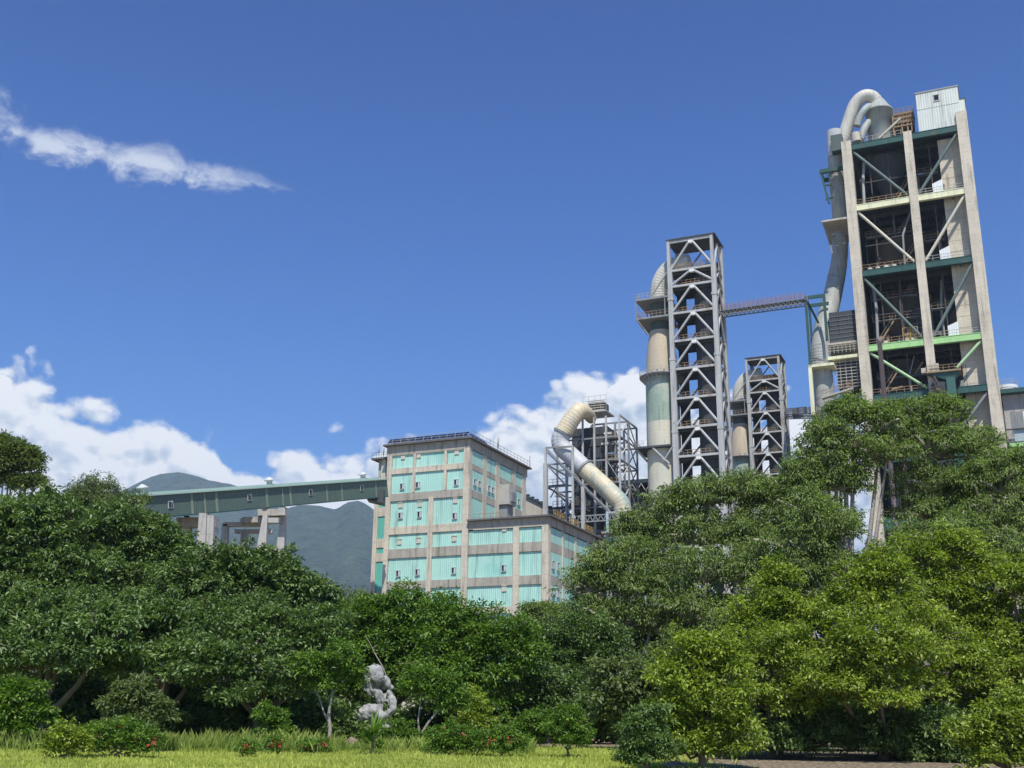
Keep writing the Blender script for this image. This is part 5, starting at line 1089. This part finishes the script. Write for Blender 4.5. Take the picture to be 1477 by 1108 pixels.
tree('feathery_tree', 'tall feathery tree covering the foot of the tallest tower, left trunk', 'tree', 50, 1215, [(1220,592,20,13),(1190,628,36,24),(1232,604,38,26),(1272,612,36,26),(1178,664,36,28),(1232,650,54,32),(1168,705,30,30),(1212,700,36,28),(1280,655,40,26),(1160,740,34,24),(1150,690,24,22),(1222,682,34,26),(1195,752,36,26)], 'feather', trunk_r=.3, group=g, dens=.8, low=-.35)
tree('feathery_tree', 'tall feathery tree covering the foot of the tallest tower, middle crown', 'tree', 51, 1330, [(1352,588,24,15),(1300,598,20,13),(1325,604,46,24),(1300,628,40,26),(1370,612,42,30),(1345,650,60,36),(1404,648,40,34),(1345,700,54,32),(1325,740,36,24),(1398,705,48,34),(1380,745,44,26)], 'feather', trunk_r=.3, group=g, dens=.85, low=-.35)
tree('feathery_tree', 'feathery tree at the right edge below the glazed balcony', 'tree', 50, 1440, [(1432,672,36,24),(1475,672,40,22),(1445,705,50,34),(1490,725,44,50),(1430,750,54,40),(1475,780,50,44)], 'feather', trunk_r=.26, group=g, dens=.95, low=-.2)
tree('feathery_tree', 'shaded feathery tree between the wide feathery tree and the tall one', 'tree', 47, 1170, [(1150,790,46,34),(1200,770,46,34),(1165,740,38,30),(1210,820,50,36),(1140,840,46,34),(1195,870,50,30)], 'feather', trunk_r=.22, group=g, dens=.95, low=-.3)
tree('feathery_tree', 'dark feathery tree standing behind the yellow green trees right of the vent pipe', 'tree', 46, 1330, [(1320,790,50,30),(1380,780,48,34),(1430,800,46,34),(1350,830,60,34),(1480,830,50,40)], 'feather', trunk_r=.2, group=g, dens=1.0, low=-.3)
# --- yellow green trees in front, right
tree('yellow_green_tree', 'yellow green tree with the pointed top left of centre of the bright group', 'tree', 34, 1110, [(1120,836,24,24),(1105,870,36,30),(1130,890,40,34),(1085,905,38,32),(1165,900,40,30),(1110,950,60,44,-1.3),(1060,960,44,40),(1180,950,46,44),(1120,1010,60,40,-1.3),(1090,1050,48,26,1.2),(1150,1040,40,24,1.4)], 'yellow', trunk_r=.2, group=g)
tree('yellow_green_tree', 'yellow green tree in the middle of the bright group at right', 'tree', 33, 1270, [(1240,850,36,30),(1275,830,34,30),(1220,890,40,34),(1280,885,52,40),(1245,940,56,44,-1.3),(1310,940,50,44,-1.3),(1200,985,44,38,-1.3),(1270,1000,60,40,-1.3),(1245,1042,48,24,1.4),(1300,1048,44,24,1.2)], 'yellow', trunk_r=.2, group=g)
tree('yellow_green_tree', 'yellow green tree with the highest crown of the bright group', 'tree', 36, 1390, [(1330,800,36,28),(1375,800,40,34),(1415,830,40,34),(1350,860,50,40),(1400,890,50,44),(1340,920,46,40,-1.3),(1440,920,44,46),(1390,970,60,44,-1.3),(1345,1000,46,40,-1.3),(1410,1015,50,36,1),(1360,1050,50,26,1.2)], 'yellow', trunk_r=.22, group=g)
tree('yellow_green_tree', 'yellow green tree cut by the right edge, mid height', 'tree', 35, 1480, [(1460,840,34,34),(1490,880,44,50),(1455,950,40,40),(1500,960,44,50),(1460,1010,50,40,1)], 'yellow', trunk_r=.2, group=g)
tree('round_shrub', 'bright rounded shrub leaning over the lawn right of the reddish boulders', 'shrub', 28, 1010, [(1000,940,40,30),(1040,960,44,36),(975,985,36,36),(1020,1020,56,46),(960,1040,26,34),(985,1080,50,30),(1050,1070,46,34)], 'yellow', leaf=.11, trunk_r=.1, group='front shrubs')
tree('round_shrub', 'bright shrub in the bottom right corner', 'shrub', 26, 1440, [(1440,1030,42,30),(1470,1050,40,36),(1405,1065,36,28),(1450,1090,50,30),(1490,1020,30,30)], 'yellow', leaf=.10, trunk_r=.1, group='front shrubs')
tree('dark_shrub', 'darker small shrub on the lawn just left of the bright rounded shrub', 'shrub', 27, 930, [(925,1060,28,26),(945,1085,34,24),(905,1090,20,14),(940,1035,22,16)], 'bush', mat='lf_dark', leaf=.09, trunk_r=.06, group='front shrubs')
tree('dark_shrub', 'shaded undergrowth shrub beneath the yellow green tree with pointed top', 'shrub', 35, 1120, [(1095,1055,44,32),(1140,1060,40,30),(1080,1030,34,34),(1235,1055,54,32),(1270,1065,40,26)], 'bush', mat='lf_dark', leaf=.11, trunk_r=.06, group='front shrubs', dens=.6)
tree('dark_shrub', 'shaded undergrowth shrub beneath the highest yellow green tree', 'shrub', 35, 1340, [(1310,1055,50,34),(1360,1058,54,34),(1410,1050,44,36),(1330,1075,50,22),(1385,1078,40,20)], 'bush', mat='lf_dark', leaf=.11, trunk_r=.06, group='front shrubs', dens=.6)
# --- far rows that close the view between trunks
tree('thicket', 'dark thicket closing the view behind the left trees', 'thicket', 56, 200, [(0,850,90,50),(120,860,90,50),(240,880,90,50),(360,890,90,44),(0,950,90,50),(120,960,90,60),(240,960,90,60),(360,960,90,60),(-10,1015,90,46),(110,1015,90,46),(230,1015,90,46),(350,1015,90,46),(450,1010,60,40)], 'broad', leaf=.3, limbs=False, back=.02, dens=.36)
tree('thicket', 'dark thicket closing the view behind the middle trees and stone', 'thicket', 55, 650, [(470,950,80,50),(580,945,80,50),(690,950,80,46),(800,960,80,46),(480,1010,80,34),(600,1010,80,34),(720,1010,80,34),(850,1010,80,34),(900,940,60,40)], 'broad', leaf=.28, limbs=False, back=.02, dens=.36)
tree('thicket', 'dark thicket closing the view behind the right hand trees', 'thicket', 54, 1200, [(970,930,80,50),(1080,900,80,60),(1200,890,80,60),(1310,880,80,50),(1430,880,80,60),(980,1000,90,40),(1120,990,90,50),(1250,980,90,50),(1380,980,90,50),(1500,950,70,60),(1180,830,50,40),(1040,1025,80,36),(1180,1025,80,36),(1320,1025,80,36),(1450,1025,80,36)], 'broad', leaf=.28, limbs=False, back=.02, dens=.36)

# low undergrowth in the shade under the crowns
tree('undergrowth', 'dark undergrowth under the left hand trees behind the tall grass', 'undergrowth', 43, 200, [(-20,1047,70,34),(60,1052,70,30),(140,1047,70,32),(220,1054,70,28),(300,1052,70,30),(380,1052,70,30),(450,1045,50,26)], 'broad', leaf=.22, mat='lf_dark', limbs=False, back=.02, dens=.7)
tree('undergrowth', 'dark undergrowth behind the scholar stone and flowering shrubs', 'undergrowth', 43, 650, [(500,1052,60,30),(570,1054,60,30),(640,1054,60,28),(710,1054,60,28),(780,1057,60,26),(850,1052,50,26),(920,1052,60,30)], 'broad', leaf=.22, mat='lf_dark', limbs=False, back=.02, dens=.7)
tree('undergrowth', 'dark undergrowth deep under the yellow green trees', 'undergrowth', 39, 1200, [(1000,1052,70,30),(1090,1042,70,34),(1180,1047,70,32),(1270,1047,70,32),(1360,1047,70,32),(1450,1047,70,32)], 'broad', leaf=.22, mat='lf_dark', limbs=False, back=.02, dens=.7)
# ------------------------------------------------------------------ garden: stone, boulders, shrubs, flowers, grass
def ground_at(px, py):
    """depth at which the lawn is seen under this pixel"""
    d = ray(px, py)
    lo, hi = 5., 60.
    for _ in range(40):
        m = (lo+hi)/2; z = CZ+d.z*m/d.y
        if z > gz(m): lo = m
        else: hi = m
    return Vector((d.x*lo/d.y, lo, gz(lo)))
def stone():
    g0 = ground_at(548, 1073); Y = g0.y
    Z = lambda x, y: (480+x*.1607, 930+y*.1607)
    L = [(368,255,72,0),(358,300,74,.05),(345,365,62,.08),(395,300,62,-.05),(325,410,36,.02),(375,420,44,.0),(402,455,44,0),(415,500,36,0),(440,480,42,.08),(470,320,34,.08),(492,352,30,.1),(515,378,24,.12),(450,370,24,.15),
         (478,455,24,.1),(500,445,26,.06),(520,490,34,.04),(538,530,36,.02),(548,570,32,0),(520,605,24,-.04),(495,625,24,-.04),(465,640,30,-.06),(430,640,30,-.05),(415,560,30,.03),(412,600,30,.03),(375,580,40,-.03),(330,585,42,-.03),(290,555,22,-.05),(315,565,26,-.03),(285,600,36,-.02),(262,640,32,0),(240,680,22,0),(300,630,40,0),(345,625,44,.04),(385,625,36,.04),
         (310,690,34,.12),(305,740,30,.1),(420,700,36,.12),(440,740,40,.08),(480,760,40,.05),(500,770,32,0),(545,780,26,-.05),(540,745,14,-.05),(380,760,60,.12),(330,800,50,.1),(440,810,60,.1),(520,830,44,.05),(470,880,60,.08),(380,880,70,.1)]
    bm = bmesh.new(); sc = Y/F*.1607
    for x, y, r, dy in L:
        p = P(*Z(x, y), Y)-g0; rr = r*sc*1.1
        bmesh.ops.create_icosphere(bm, subdivisions=3, radius=rr, matrix=Matrix.Translation((p.x, dy*1.2, p.z)) @ Matrix.Diagonal((1, .85, 1, 1)))
    me = bpy.data.meshes.new('scholar_stone'); bm.to_mesh(me); bm.free()
    o = bpy.data.objects.new('scholar_stone', me); COL.objects.link(o)
    md = o.modifiers.new('r', 'REMESH'); md.mode = 'VOXEL'; md.voxel_size = .03
    ms = o.modifiers.new('s', 'SMOOTH'); ms.factor = .6; ms.iterations = 9
    dg = bpy.context.evaluated_depsgraph_get(); me2 = bpy.data.meshes.new_from_object(o.evaluated_get(dg)); o.modifiers.clear(); o.data = me2
    for v in me2.vertices:
        q = v.co; n = v.normal
        a = .02+mnoise.noise(q*2.6)*.07-abs(mnoise.noise(Vector((q.x*4.6+1,q.y*4.6+7,q.z*2.1+3))))*.13+.025+mnoise.noise(q*9+Vector((3,1,2)))*.018-max(0, mnoise.noise(Vector((q.x*4,q.y*4,q.z*2.4+9)))-.22)*.22
        v.co = q+n*a
    me2.polygons.foreach_set('use_smooth', [True]*len(me2.polygons)); me2.materials.clear(); me2.materials.append(X['stone']); me2.name = 'scholar_stone'
    o.location = g0; tag(o, 'tall pierced grey scholar stone standing at the edge of the lawn', 'garden rock')
stone()
def boulder(px, py, rpx, hpx, label, seed, mat='boulder'):
    g0 = ground_at(px, py); r = rpx*g0.y/F; h = hpx*g0.y/F
    bm = bmesh.new(); bmesh.ops.create_icosphere(bm, subdivisions=4, radius=1)
    for v in bm.verts:
        k = 1+.28*mnoise.noise(v.co*1.3+Vector((seed, 0, 0)))+.1*mnoise.noise(v.co*4+Vector((seed, 3, 0))); v.co = Vector((v.co.x*r*k, v.co.y*r*.8*k, v.co.z*h*.62*k+h*.35))
    me = bpy.data.meshes.new('boulder'); bm.to_mesh(me); bm.free(); me.materials.append(X[mat])
    o = bpy.data.objects.new('boulder', me); COL.objects.link(o); o.location = g0; tag(o, label, 'rock', 'boulders in the garden')
boulder(507, 1079, 9, 14, 'rounded reddish boulder left of the scholar stone', 1)
boulder(868, 1071, 7, 9, 'leftmost small reddish boulder at the back of the lawn', 2)
boulder(880, 1070, 6, 13, 'middle upright reddish boulder at the back of the lawn', 3)
boulder(892, 1070, 9, 13, 'rightmost reddish boulder at the back of the lawn, the biggest of the three', 4)
boulder(975, 1107, 16, 8, 'pale flat stone in front of the bright rounded shrub at the bottom edge', 6, 'stone')
# flower: five petals
FL = MB()
for k in range(6):
    a = k*math.pi/3; c, s_ = math.cos(a), math.sin(a); FL.add([(0,0,0),(.035*c-.02*s_,.035*s_+.02*c,.012),(.062*c,.062*s_,.0),(.035*c+.02*s_,.035*s_-.02*c,.012)], [(0,1,2),(0,2,3)])
FLm = FL.mesh('flower', 'lf_red'); at = FLm.attributes.new('tint', 'FLOAT', 'POINT'); at.data.foreach_set('value', [.3]*len(FLm.vertices))
FLo = FLm.copy(); FLo.attributes['tint'].data.foreach_set('value', [1.0]*len(FLo.vertices))
def shrub(name, label, px, py, lobes, style='bush', flowers=0, fm=None, fs=1.0, **k):
    g0 = ground_at(px, py)
    t = tree(name, label, 'shrub', g0.y, px, lobes, style, trunk_r=.035, **k)
    for i in range(flowers):
        q = lobes[int(rng.integers(len(lobes)))]; a = rng.uniform(0, math.pi); rr = rng.uniform(.3, 1.02)
        p = P(q[0]+math.cos(a)*q[2]*rr, q[1]-math.sin(a)*q[3]*rr, g0.y)-Vector(t.location); p.y = -(q[2]+q[3])*.42*g0.y/F*math.sqrt(max(.05, 1-rr*rr))-.04
        o = inst(fm or FLm, 'flower', t, p); s_ = fs*rng.uniform(.7, 1.3); o.scale = (s_,)*3; o.rotation_euler = (rng.uniform(.6, 1.5), 0, rng.uniform(-.8, .8))
    return t
gs = 'flowering shrubs along the lawn'
shrub('hibiscus_shrub', 'grassy yellow green shrub, leftmost of the pair on the left of the lawn', 97, 1094, [(97,1070,24,22),(85,1078,16,16),(112,1076,14,16)], flowers=3, group=gs, mat='lf_yellow')
shrub('hibiscus_shrub', 'wider flowering shrub with a few red blooms, right of the pair on the left', 175, 1092, [(150,1068,26,22),(185,1066,28,22),(212,1076,20,16),(130,1074,16,16)], flowers=10, group=gs, mat='lf_mid')
shrub('ixora_shrub', 'small red flowered shrub nearest the left grass clump', 358, 1091, [(358,1081,12,10)], flowers=14, fm=FLo, fs=.8, group=gs)
shrub('ixora_shrub', 'small orange red flowered shrub between the sapling and the left clump', 398, 1088, [(398,1078,11,12)], flowers=20, fm=FLm, fs=.9, group=gs)
shrub('ixora_shrub', 'low orange flowered shrub beside the pale sapling trunk', 455, 1086, [(447,1079,14,8),(464,1077,11,8)], flowers=22, fm=FLo, fs=.8, group=gs)
shrub('garden_shrub', 'leafy green shrub at the foot of the scholar stone, right side', 590, 1082, [(575,1062,20,18),(600,1070,20,14),(560,1072,16,14)], flowers=2, group=gs)
shrub('garden_shrub', 'round green shrub between the stone and the orange flowered one', 650, 1090, [(645,1070,22,22),(668,1072,22,20),(632,1078,14,14)], flowers=3, group=gs)
shrub('ixora_shrub', 'broad shrub dotted with orange blooms, right end of the flower row', 725, 1092, [(712,1074,20,18),(738,1076,20,16),(725,1066,18,14)], flowers=42, fm=FLo, fs=.75, group=gs)
shrub('conical_shrub', 'tall pointed light green shrub behind the right end of the flower row', 690, 1080, [(684,1012,11,16),(684,1035,20,24),(690,1055,26,22)], 'bush', mat='lf_yellow', leaf=.1, dens=.8)
shrub('small_round_tree', 'little round topped tree alone on the lawn', 819, 1092, [(819,1036,14,16),(812,1052,20,20),(830,1054,20,20),(820,1070,20,14)], 'bush', mat='lf_mid', leaf=.09, dens=.85)
shrub('garden_shrub', 'grey leaved shrub with bare twigs behind the left flowering pair', 190, 1085, [(170,1020,22,16),(200,1005,24,20),(225,1030,22,16),(195,1042,30,18)], 'bush', mat='lf_grey', leaf=.13, dens=.45)
shrub('young_tree', 'light green young tree with open leaves at the lower left edge', 26, 1080, [(20,1005,22,18),(40,1000,20,14),(10,1025,24,16),(48,1030,20,14),(30,1045,26,14)], 'bush', mat='lf_mid', leaf=.15, dens=.4)
shrub('garden_shrub', 'sunlit leafy shrub left of the slender sapling', 395, 1080, [(395,1045,18,16),(410,1060,16,12),(385,1030,12,14)], 'bush', leaf=.11, dens=.6)
shrub('garden_shrub', 'shrub with broad pale leaves left of the little round tree', 770, 1078, [(765,1050,26,18),(790,1045,20,20),(755,1062,20,14)], 'bush', mat='lf_mid', leaf=.11, dens=.6)
def dracaena():
    g0 = ground_at(537, 1088); t = thing('sword_leaf_plant', 'rosette of long dark sword leaves in front of the scholar stone', 'plant', g0); s_ = g0.y/F
    for c, n, ln, w_ in (((0,0,26*s_), 40, 34*s_, .085), ((-.1,-.15,14*s_), 34, 26*s_, .08), ((.2,-.15,8*s_), 26, 22*s_, .07)):
        for i in range(n):
            a = rng.uniform(0, 2*math.pi); e0 = rng.uniform(-.1, 1.35); d = Vector((math.cos(a)*math.cos(e0), math.sin(a)*math.cos(e0), math.sin(e0))); l = ln*rng.uniform(.75, 1.1)
            p = Vector(c); q = p+d*l*.55; e = p+d*l-Vector((0,0,l*.16*math.cos(e0))); sd_ = d.cross(Vector((0,0,1))).normalized()*w_*.5 if abs(d.z) < .98 else Vector((w_*.5,0,0))
            o = MB().add([p-sd_*.5, p+sd_*.5, q+sd_, e, q-sd_], [(0,1,2,4),(4,2,3)]).build('leaf', 'lf_mid', t); at = o.data.attributes.new('tint', 'FLOAT', 'POINT'); at.data.foreach_set('value', [float(rng.uniform(0,.8))]*5)
    MB().tube([(0,0,-.05),(0,0,26*s_)], .05, 8).build('stem', 'bark_pale', t)
dracaena()
def sapling(px, py, paths, lobes, label, name='sapling'):
    g0 = ground_at(px, py); t = tree(name, label, 'tree', g0.y, px, lobes, 'fine', dens=.5, leaf=.11, trunk_r=.04, limbs=False)
    m = MB()
    for path, r0, r1 in paths:
        pp = [P(x, y, g0.y)-Vector(t.location) for x, y in path]; m.tube(pp, [r0+(r1-r0)*i/(len(pp)-1) for i in range(len(pp))], 7)
    m.build('trunk', 'bark_pale', t)
sapling(474, 1078, [([(475,1080),(476,1050),(474,1030),(478,1005),(486,975),(492,950)], .07, .025), ([(475,1042),(468,1030),(460,1005),(452,985)], .04, .02), ([(479,1000),(498,980),(510,960)], .03, .012)], [(450,965,24,18),(490,950,26,18),(470,985,24,14),(505,975,18,16)], 'slender sapling with a pale forked trunk left of the scholar stone')
sapling(605, 1082, [([(604,1082),(606,1062),(618,1042),(632,1025),(640,1008)], .06, .02), ([(605,1060),(603,1040),(607,1010),(606,990)], .035, .015)], [(640,995,26,18),(612,985,24,18),(655,1015,20,14)], 'leaning young tree with a bent pale trunk right of the scholar stone')
o = MB(); Yb = 40.2
for path, r0, r1 in (([(556,972),(552,962),(542,945),(537,935)], .022, .014), ([(537,935),(532,925),(526,916)], .012, .006), ([(537,935),(545,930)], .012, .006), ([(545,1075),(560,1040),(562,1005),(556,972)], .05, .024)):
    pp = [P(x, y, Yb) for x, y in path]; o.tube(pp, [r0+(r1-r0)*i/(len(pp)-1) for i in range(len(pp))], 6)
o = o.build('bare_branch', 'bark_pale'); tag(o, 'pale dead branch rising behind the top of the scholar stone', 'branch')
def grass(name, n, x0, x1, y0, y1, h0, h1, w_, mat, label, keep=None):
    x = rng.uniform(x0, x1, n); y = rng.uniform(y0, y1, n)
    if keep is not None: k = keep(x, y); x, y = x[k], y[k]
    n = len(x); z = np.array([gz(v) for v in y])+.0
    nzv = np.array([mnoise.noise(Vector((a*.5, b*.9, 0))) for a, b in zip(x, y)]); nz2 = np.array([mnoise.noise(Vector((a*2.2, b*3, 5))) for a, b in zip(x, y)])
    z = z+np.array([.05*mnoise.noise(Vector((a*.25, b*.25, 0))) for a, b in zip(x, y)])-.01
    h = rng.uniform(h0, h1, n)*(1+.6*nzv+.3*nz2); a = rng.uniform(0, 2*math.pi, n); le = rng.uniform(.1, .6, n)*h; b = rng.uniform(0, 2*math.pi, n)
    v = np.empty((n, 4, 3), np.float32); ww_ = w_*rng.uniform(.6, 1.3, n)
    bx = np.cos(a)*ww_/2; by = np.sin(a)*ww_/2; lx = np.cos(b)*le; ly = np.sin(b)*le
    v[:, 0] = np.stack([x-bx, y-by, z], 1); v[:, 1] = np.stack([x+bx, y+by, z], 1); v[:, 2] = np.stack([x+bx*.7+lx*.35, y+by*.7+ly*.35, z+h*.62], 1); v[:, 3] = np.stack([x+lx, y+ly, z+h], 1)
    me = bpy.data.meshes.new(name); me.vertices.add(n*4); me.vertices.foreach_set('co', v.ravel()); idx = np.arange(n)[:, None]*4+np.array([[0, 1, 2, 0, 2, 3]])
    me.loops.add(n*6); me.loops.foreach_set('vertex_index', idx.ravel().astype(np.int32)); me.polygons.add(n*2); me.polygons.foreach_set('loop_start', np.arange(0, n*6, 3, dtype=np.int32)); me.polygons.foreach_set('loop_total', np.full(n*2, 3, np.int32))
    at = me.attributes.new('tint', 'FLOAT', 'POINT'); tt = .42+nzv*.8+nz2*.3+rng.normal(size=n)*.2; at.data.foreach_set('value', np.repeat(np.clip(tt, 0, 1), 4).astype(np.float32)); me.materials.append(X[mat]); me.update(calc_edges=True)
    o = bpy.data.objects.new(name, me); COL.objects.link(o); tag(o, label, 'grass', None, 'stuff')
grass('lawn_grass', 60000, -19, 7, 25.5, 40, .05, .11, .03, 'grass', 'short sunlit yellow green lawn grass', lambda x, y: (x < 4.5+rng.normal(size=len(x))*.8) & (y < 38.8+rng.normal(size=len(x))*.5) & (np.abs(x+.3) < y*.5))
grass('tall_grass', 9000, -19, -5.2, 31.8, 37.5, .22, .5, .035, 'grass_tall', 'taller unmown grass in front of the left hand trees', lambda x, y: y > 33.2+rng.normal(size=len(x))*.45-.3*(x < -13))
grass('tall_grass', 5000, -6, 0.8, 33.6, 37.5, .15, .36, .035, 'grass_tall', 'unmown grass round the stone and flower row', lambda x, y: y > 34.3+rng.normal(size=len(x))*.4)
# ------------------------------------------------------------------ haze
def haze():
    me = MB().box(-6300, 6300, -300, 6300, -25, 1090).mesh('haze', X['glass']); me.materials.clear()
    m = bpy.data.materials.new('haze'); m.use_nodes = True; t = m.node_tree; t.nodes.remove(t.nodes['Principled BSDF'])
    v = t.nodes.new('ShaderNodeVolumePrincipled'); v.inputs['Color'].default_value = (.62, .80, 1, 1); v.inputs['Density'].default_value = HAZE; v.inputs['Anisotropy'].default_value = .0
    t.links.new(v.outputs[0], t.nodes['Material Output'].inputs['Volume']); me.materials.append(m)
    o = bpy.data.objects.new('haze', me); COL.objects.link(o); tag(o, kind='stuff', label='thin bluish haze in the air towards the mountains')
HAZE = 1.1e-4
haze()

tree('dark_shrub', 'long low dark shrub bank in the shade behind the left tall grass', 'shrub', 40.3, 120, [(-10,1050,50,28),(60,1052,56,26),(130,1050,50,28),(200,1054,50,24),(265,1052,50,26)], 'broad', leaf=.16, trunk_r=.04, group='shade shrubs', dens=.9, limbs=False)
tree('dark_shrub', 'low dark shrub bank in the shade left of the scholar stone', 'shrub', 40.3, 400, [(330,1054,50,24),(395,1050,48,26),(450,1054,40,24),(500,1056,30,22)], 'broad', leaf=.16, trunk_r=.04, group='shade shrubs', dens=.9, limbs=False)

tree('dark_shrub', 'shrubs with shade painted into dark leaves, hiding the foot of the trunks below the bright group, left half', 'shrub', 32.6, 1160, [(1090,1066,44,28),(1135,1070,34,22),(1225,1062,44,30),(1265,1070,44,26),(1185,1052,30,20)], 'broad', mat='lf_dark', leaf=.13, trunk_r=.04, group='shade shrubs', dens=.8, limbs=False)  # dark leaf colour stands in for shade where sun partly reaches
tree('dark_shrub', 'shrubs with shade painted into dark leaves, hiding the foot of the trunks below the bright group, right half', 'shrub', 32.6, 1360, [(1310,1062,44,34),(1355,1060,44,36),(1395,1066,34,32),(1340,1085,44,22),(1385,1088,40,18)], 'broad', mat='lf_dark', leaf=.13, trunk_r=.04, group='shade shrubs', dens=.8, limbs=False)  # shade below the crowns is put into the leaf colour here too
# trees that continue the planting just beyond the picture's edges
tree('yellow_green_tree', 'yellow green tree beyond the right edge of the bright group', 'tree', 34, 1610, [(1590,850,50,44),(1640,880,50,50),(1580,920,56,50),(1630,970,60,50),(1560,1000,50,40)], 'yellow', leaf=.15, dens=.8, trunk_r=.2, group=g)
tree('feathery_tree', 'feathery tree beyond the right edge below the service building', 'tree', 52, 1600, [(1560,700,50,36),(1620,720,60,40),(1580,770,60,44),(1650,790,60,50),(1600,840,60,44)], 'feather', leaf=.22, dens=.8, trunk_r=.25, group=g)
tree('broadleaf_tree', 'dark tree beyond the left edge', 'tree', 44, -120, [(-110,780,60,50),(-150,840,70,60),(-90,880,60,60),(-130,960,80,60)], 'broad', leaf=.24, dens=.8, trunk_r=.3, group=g)
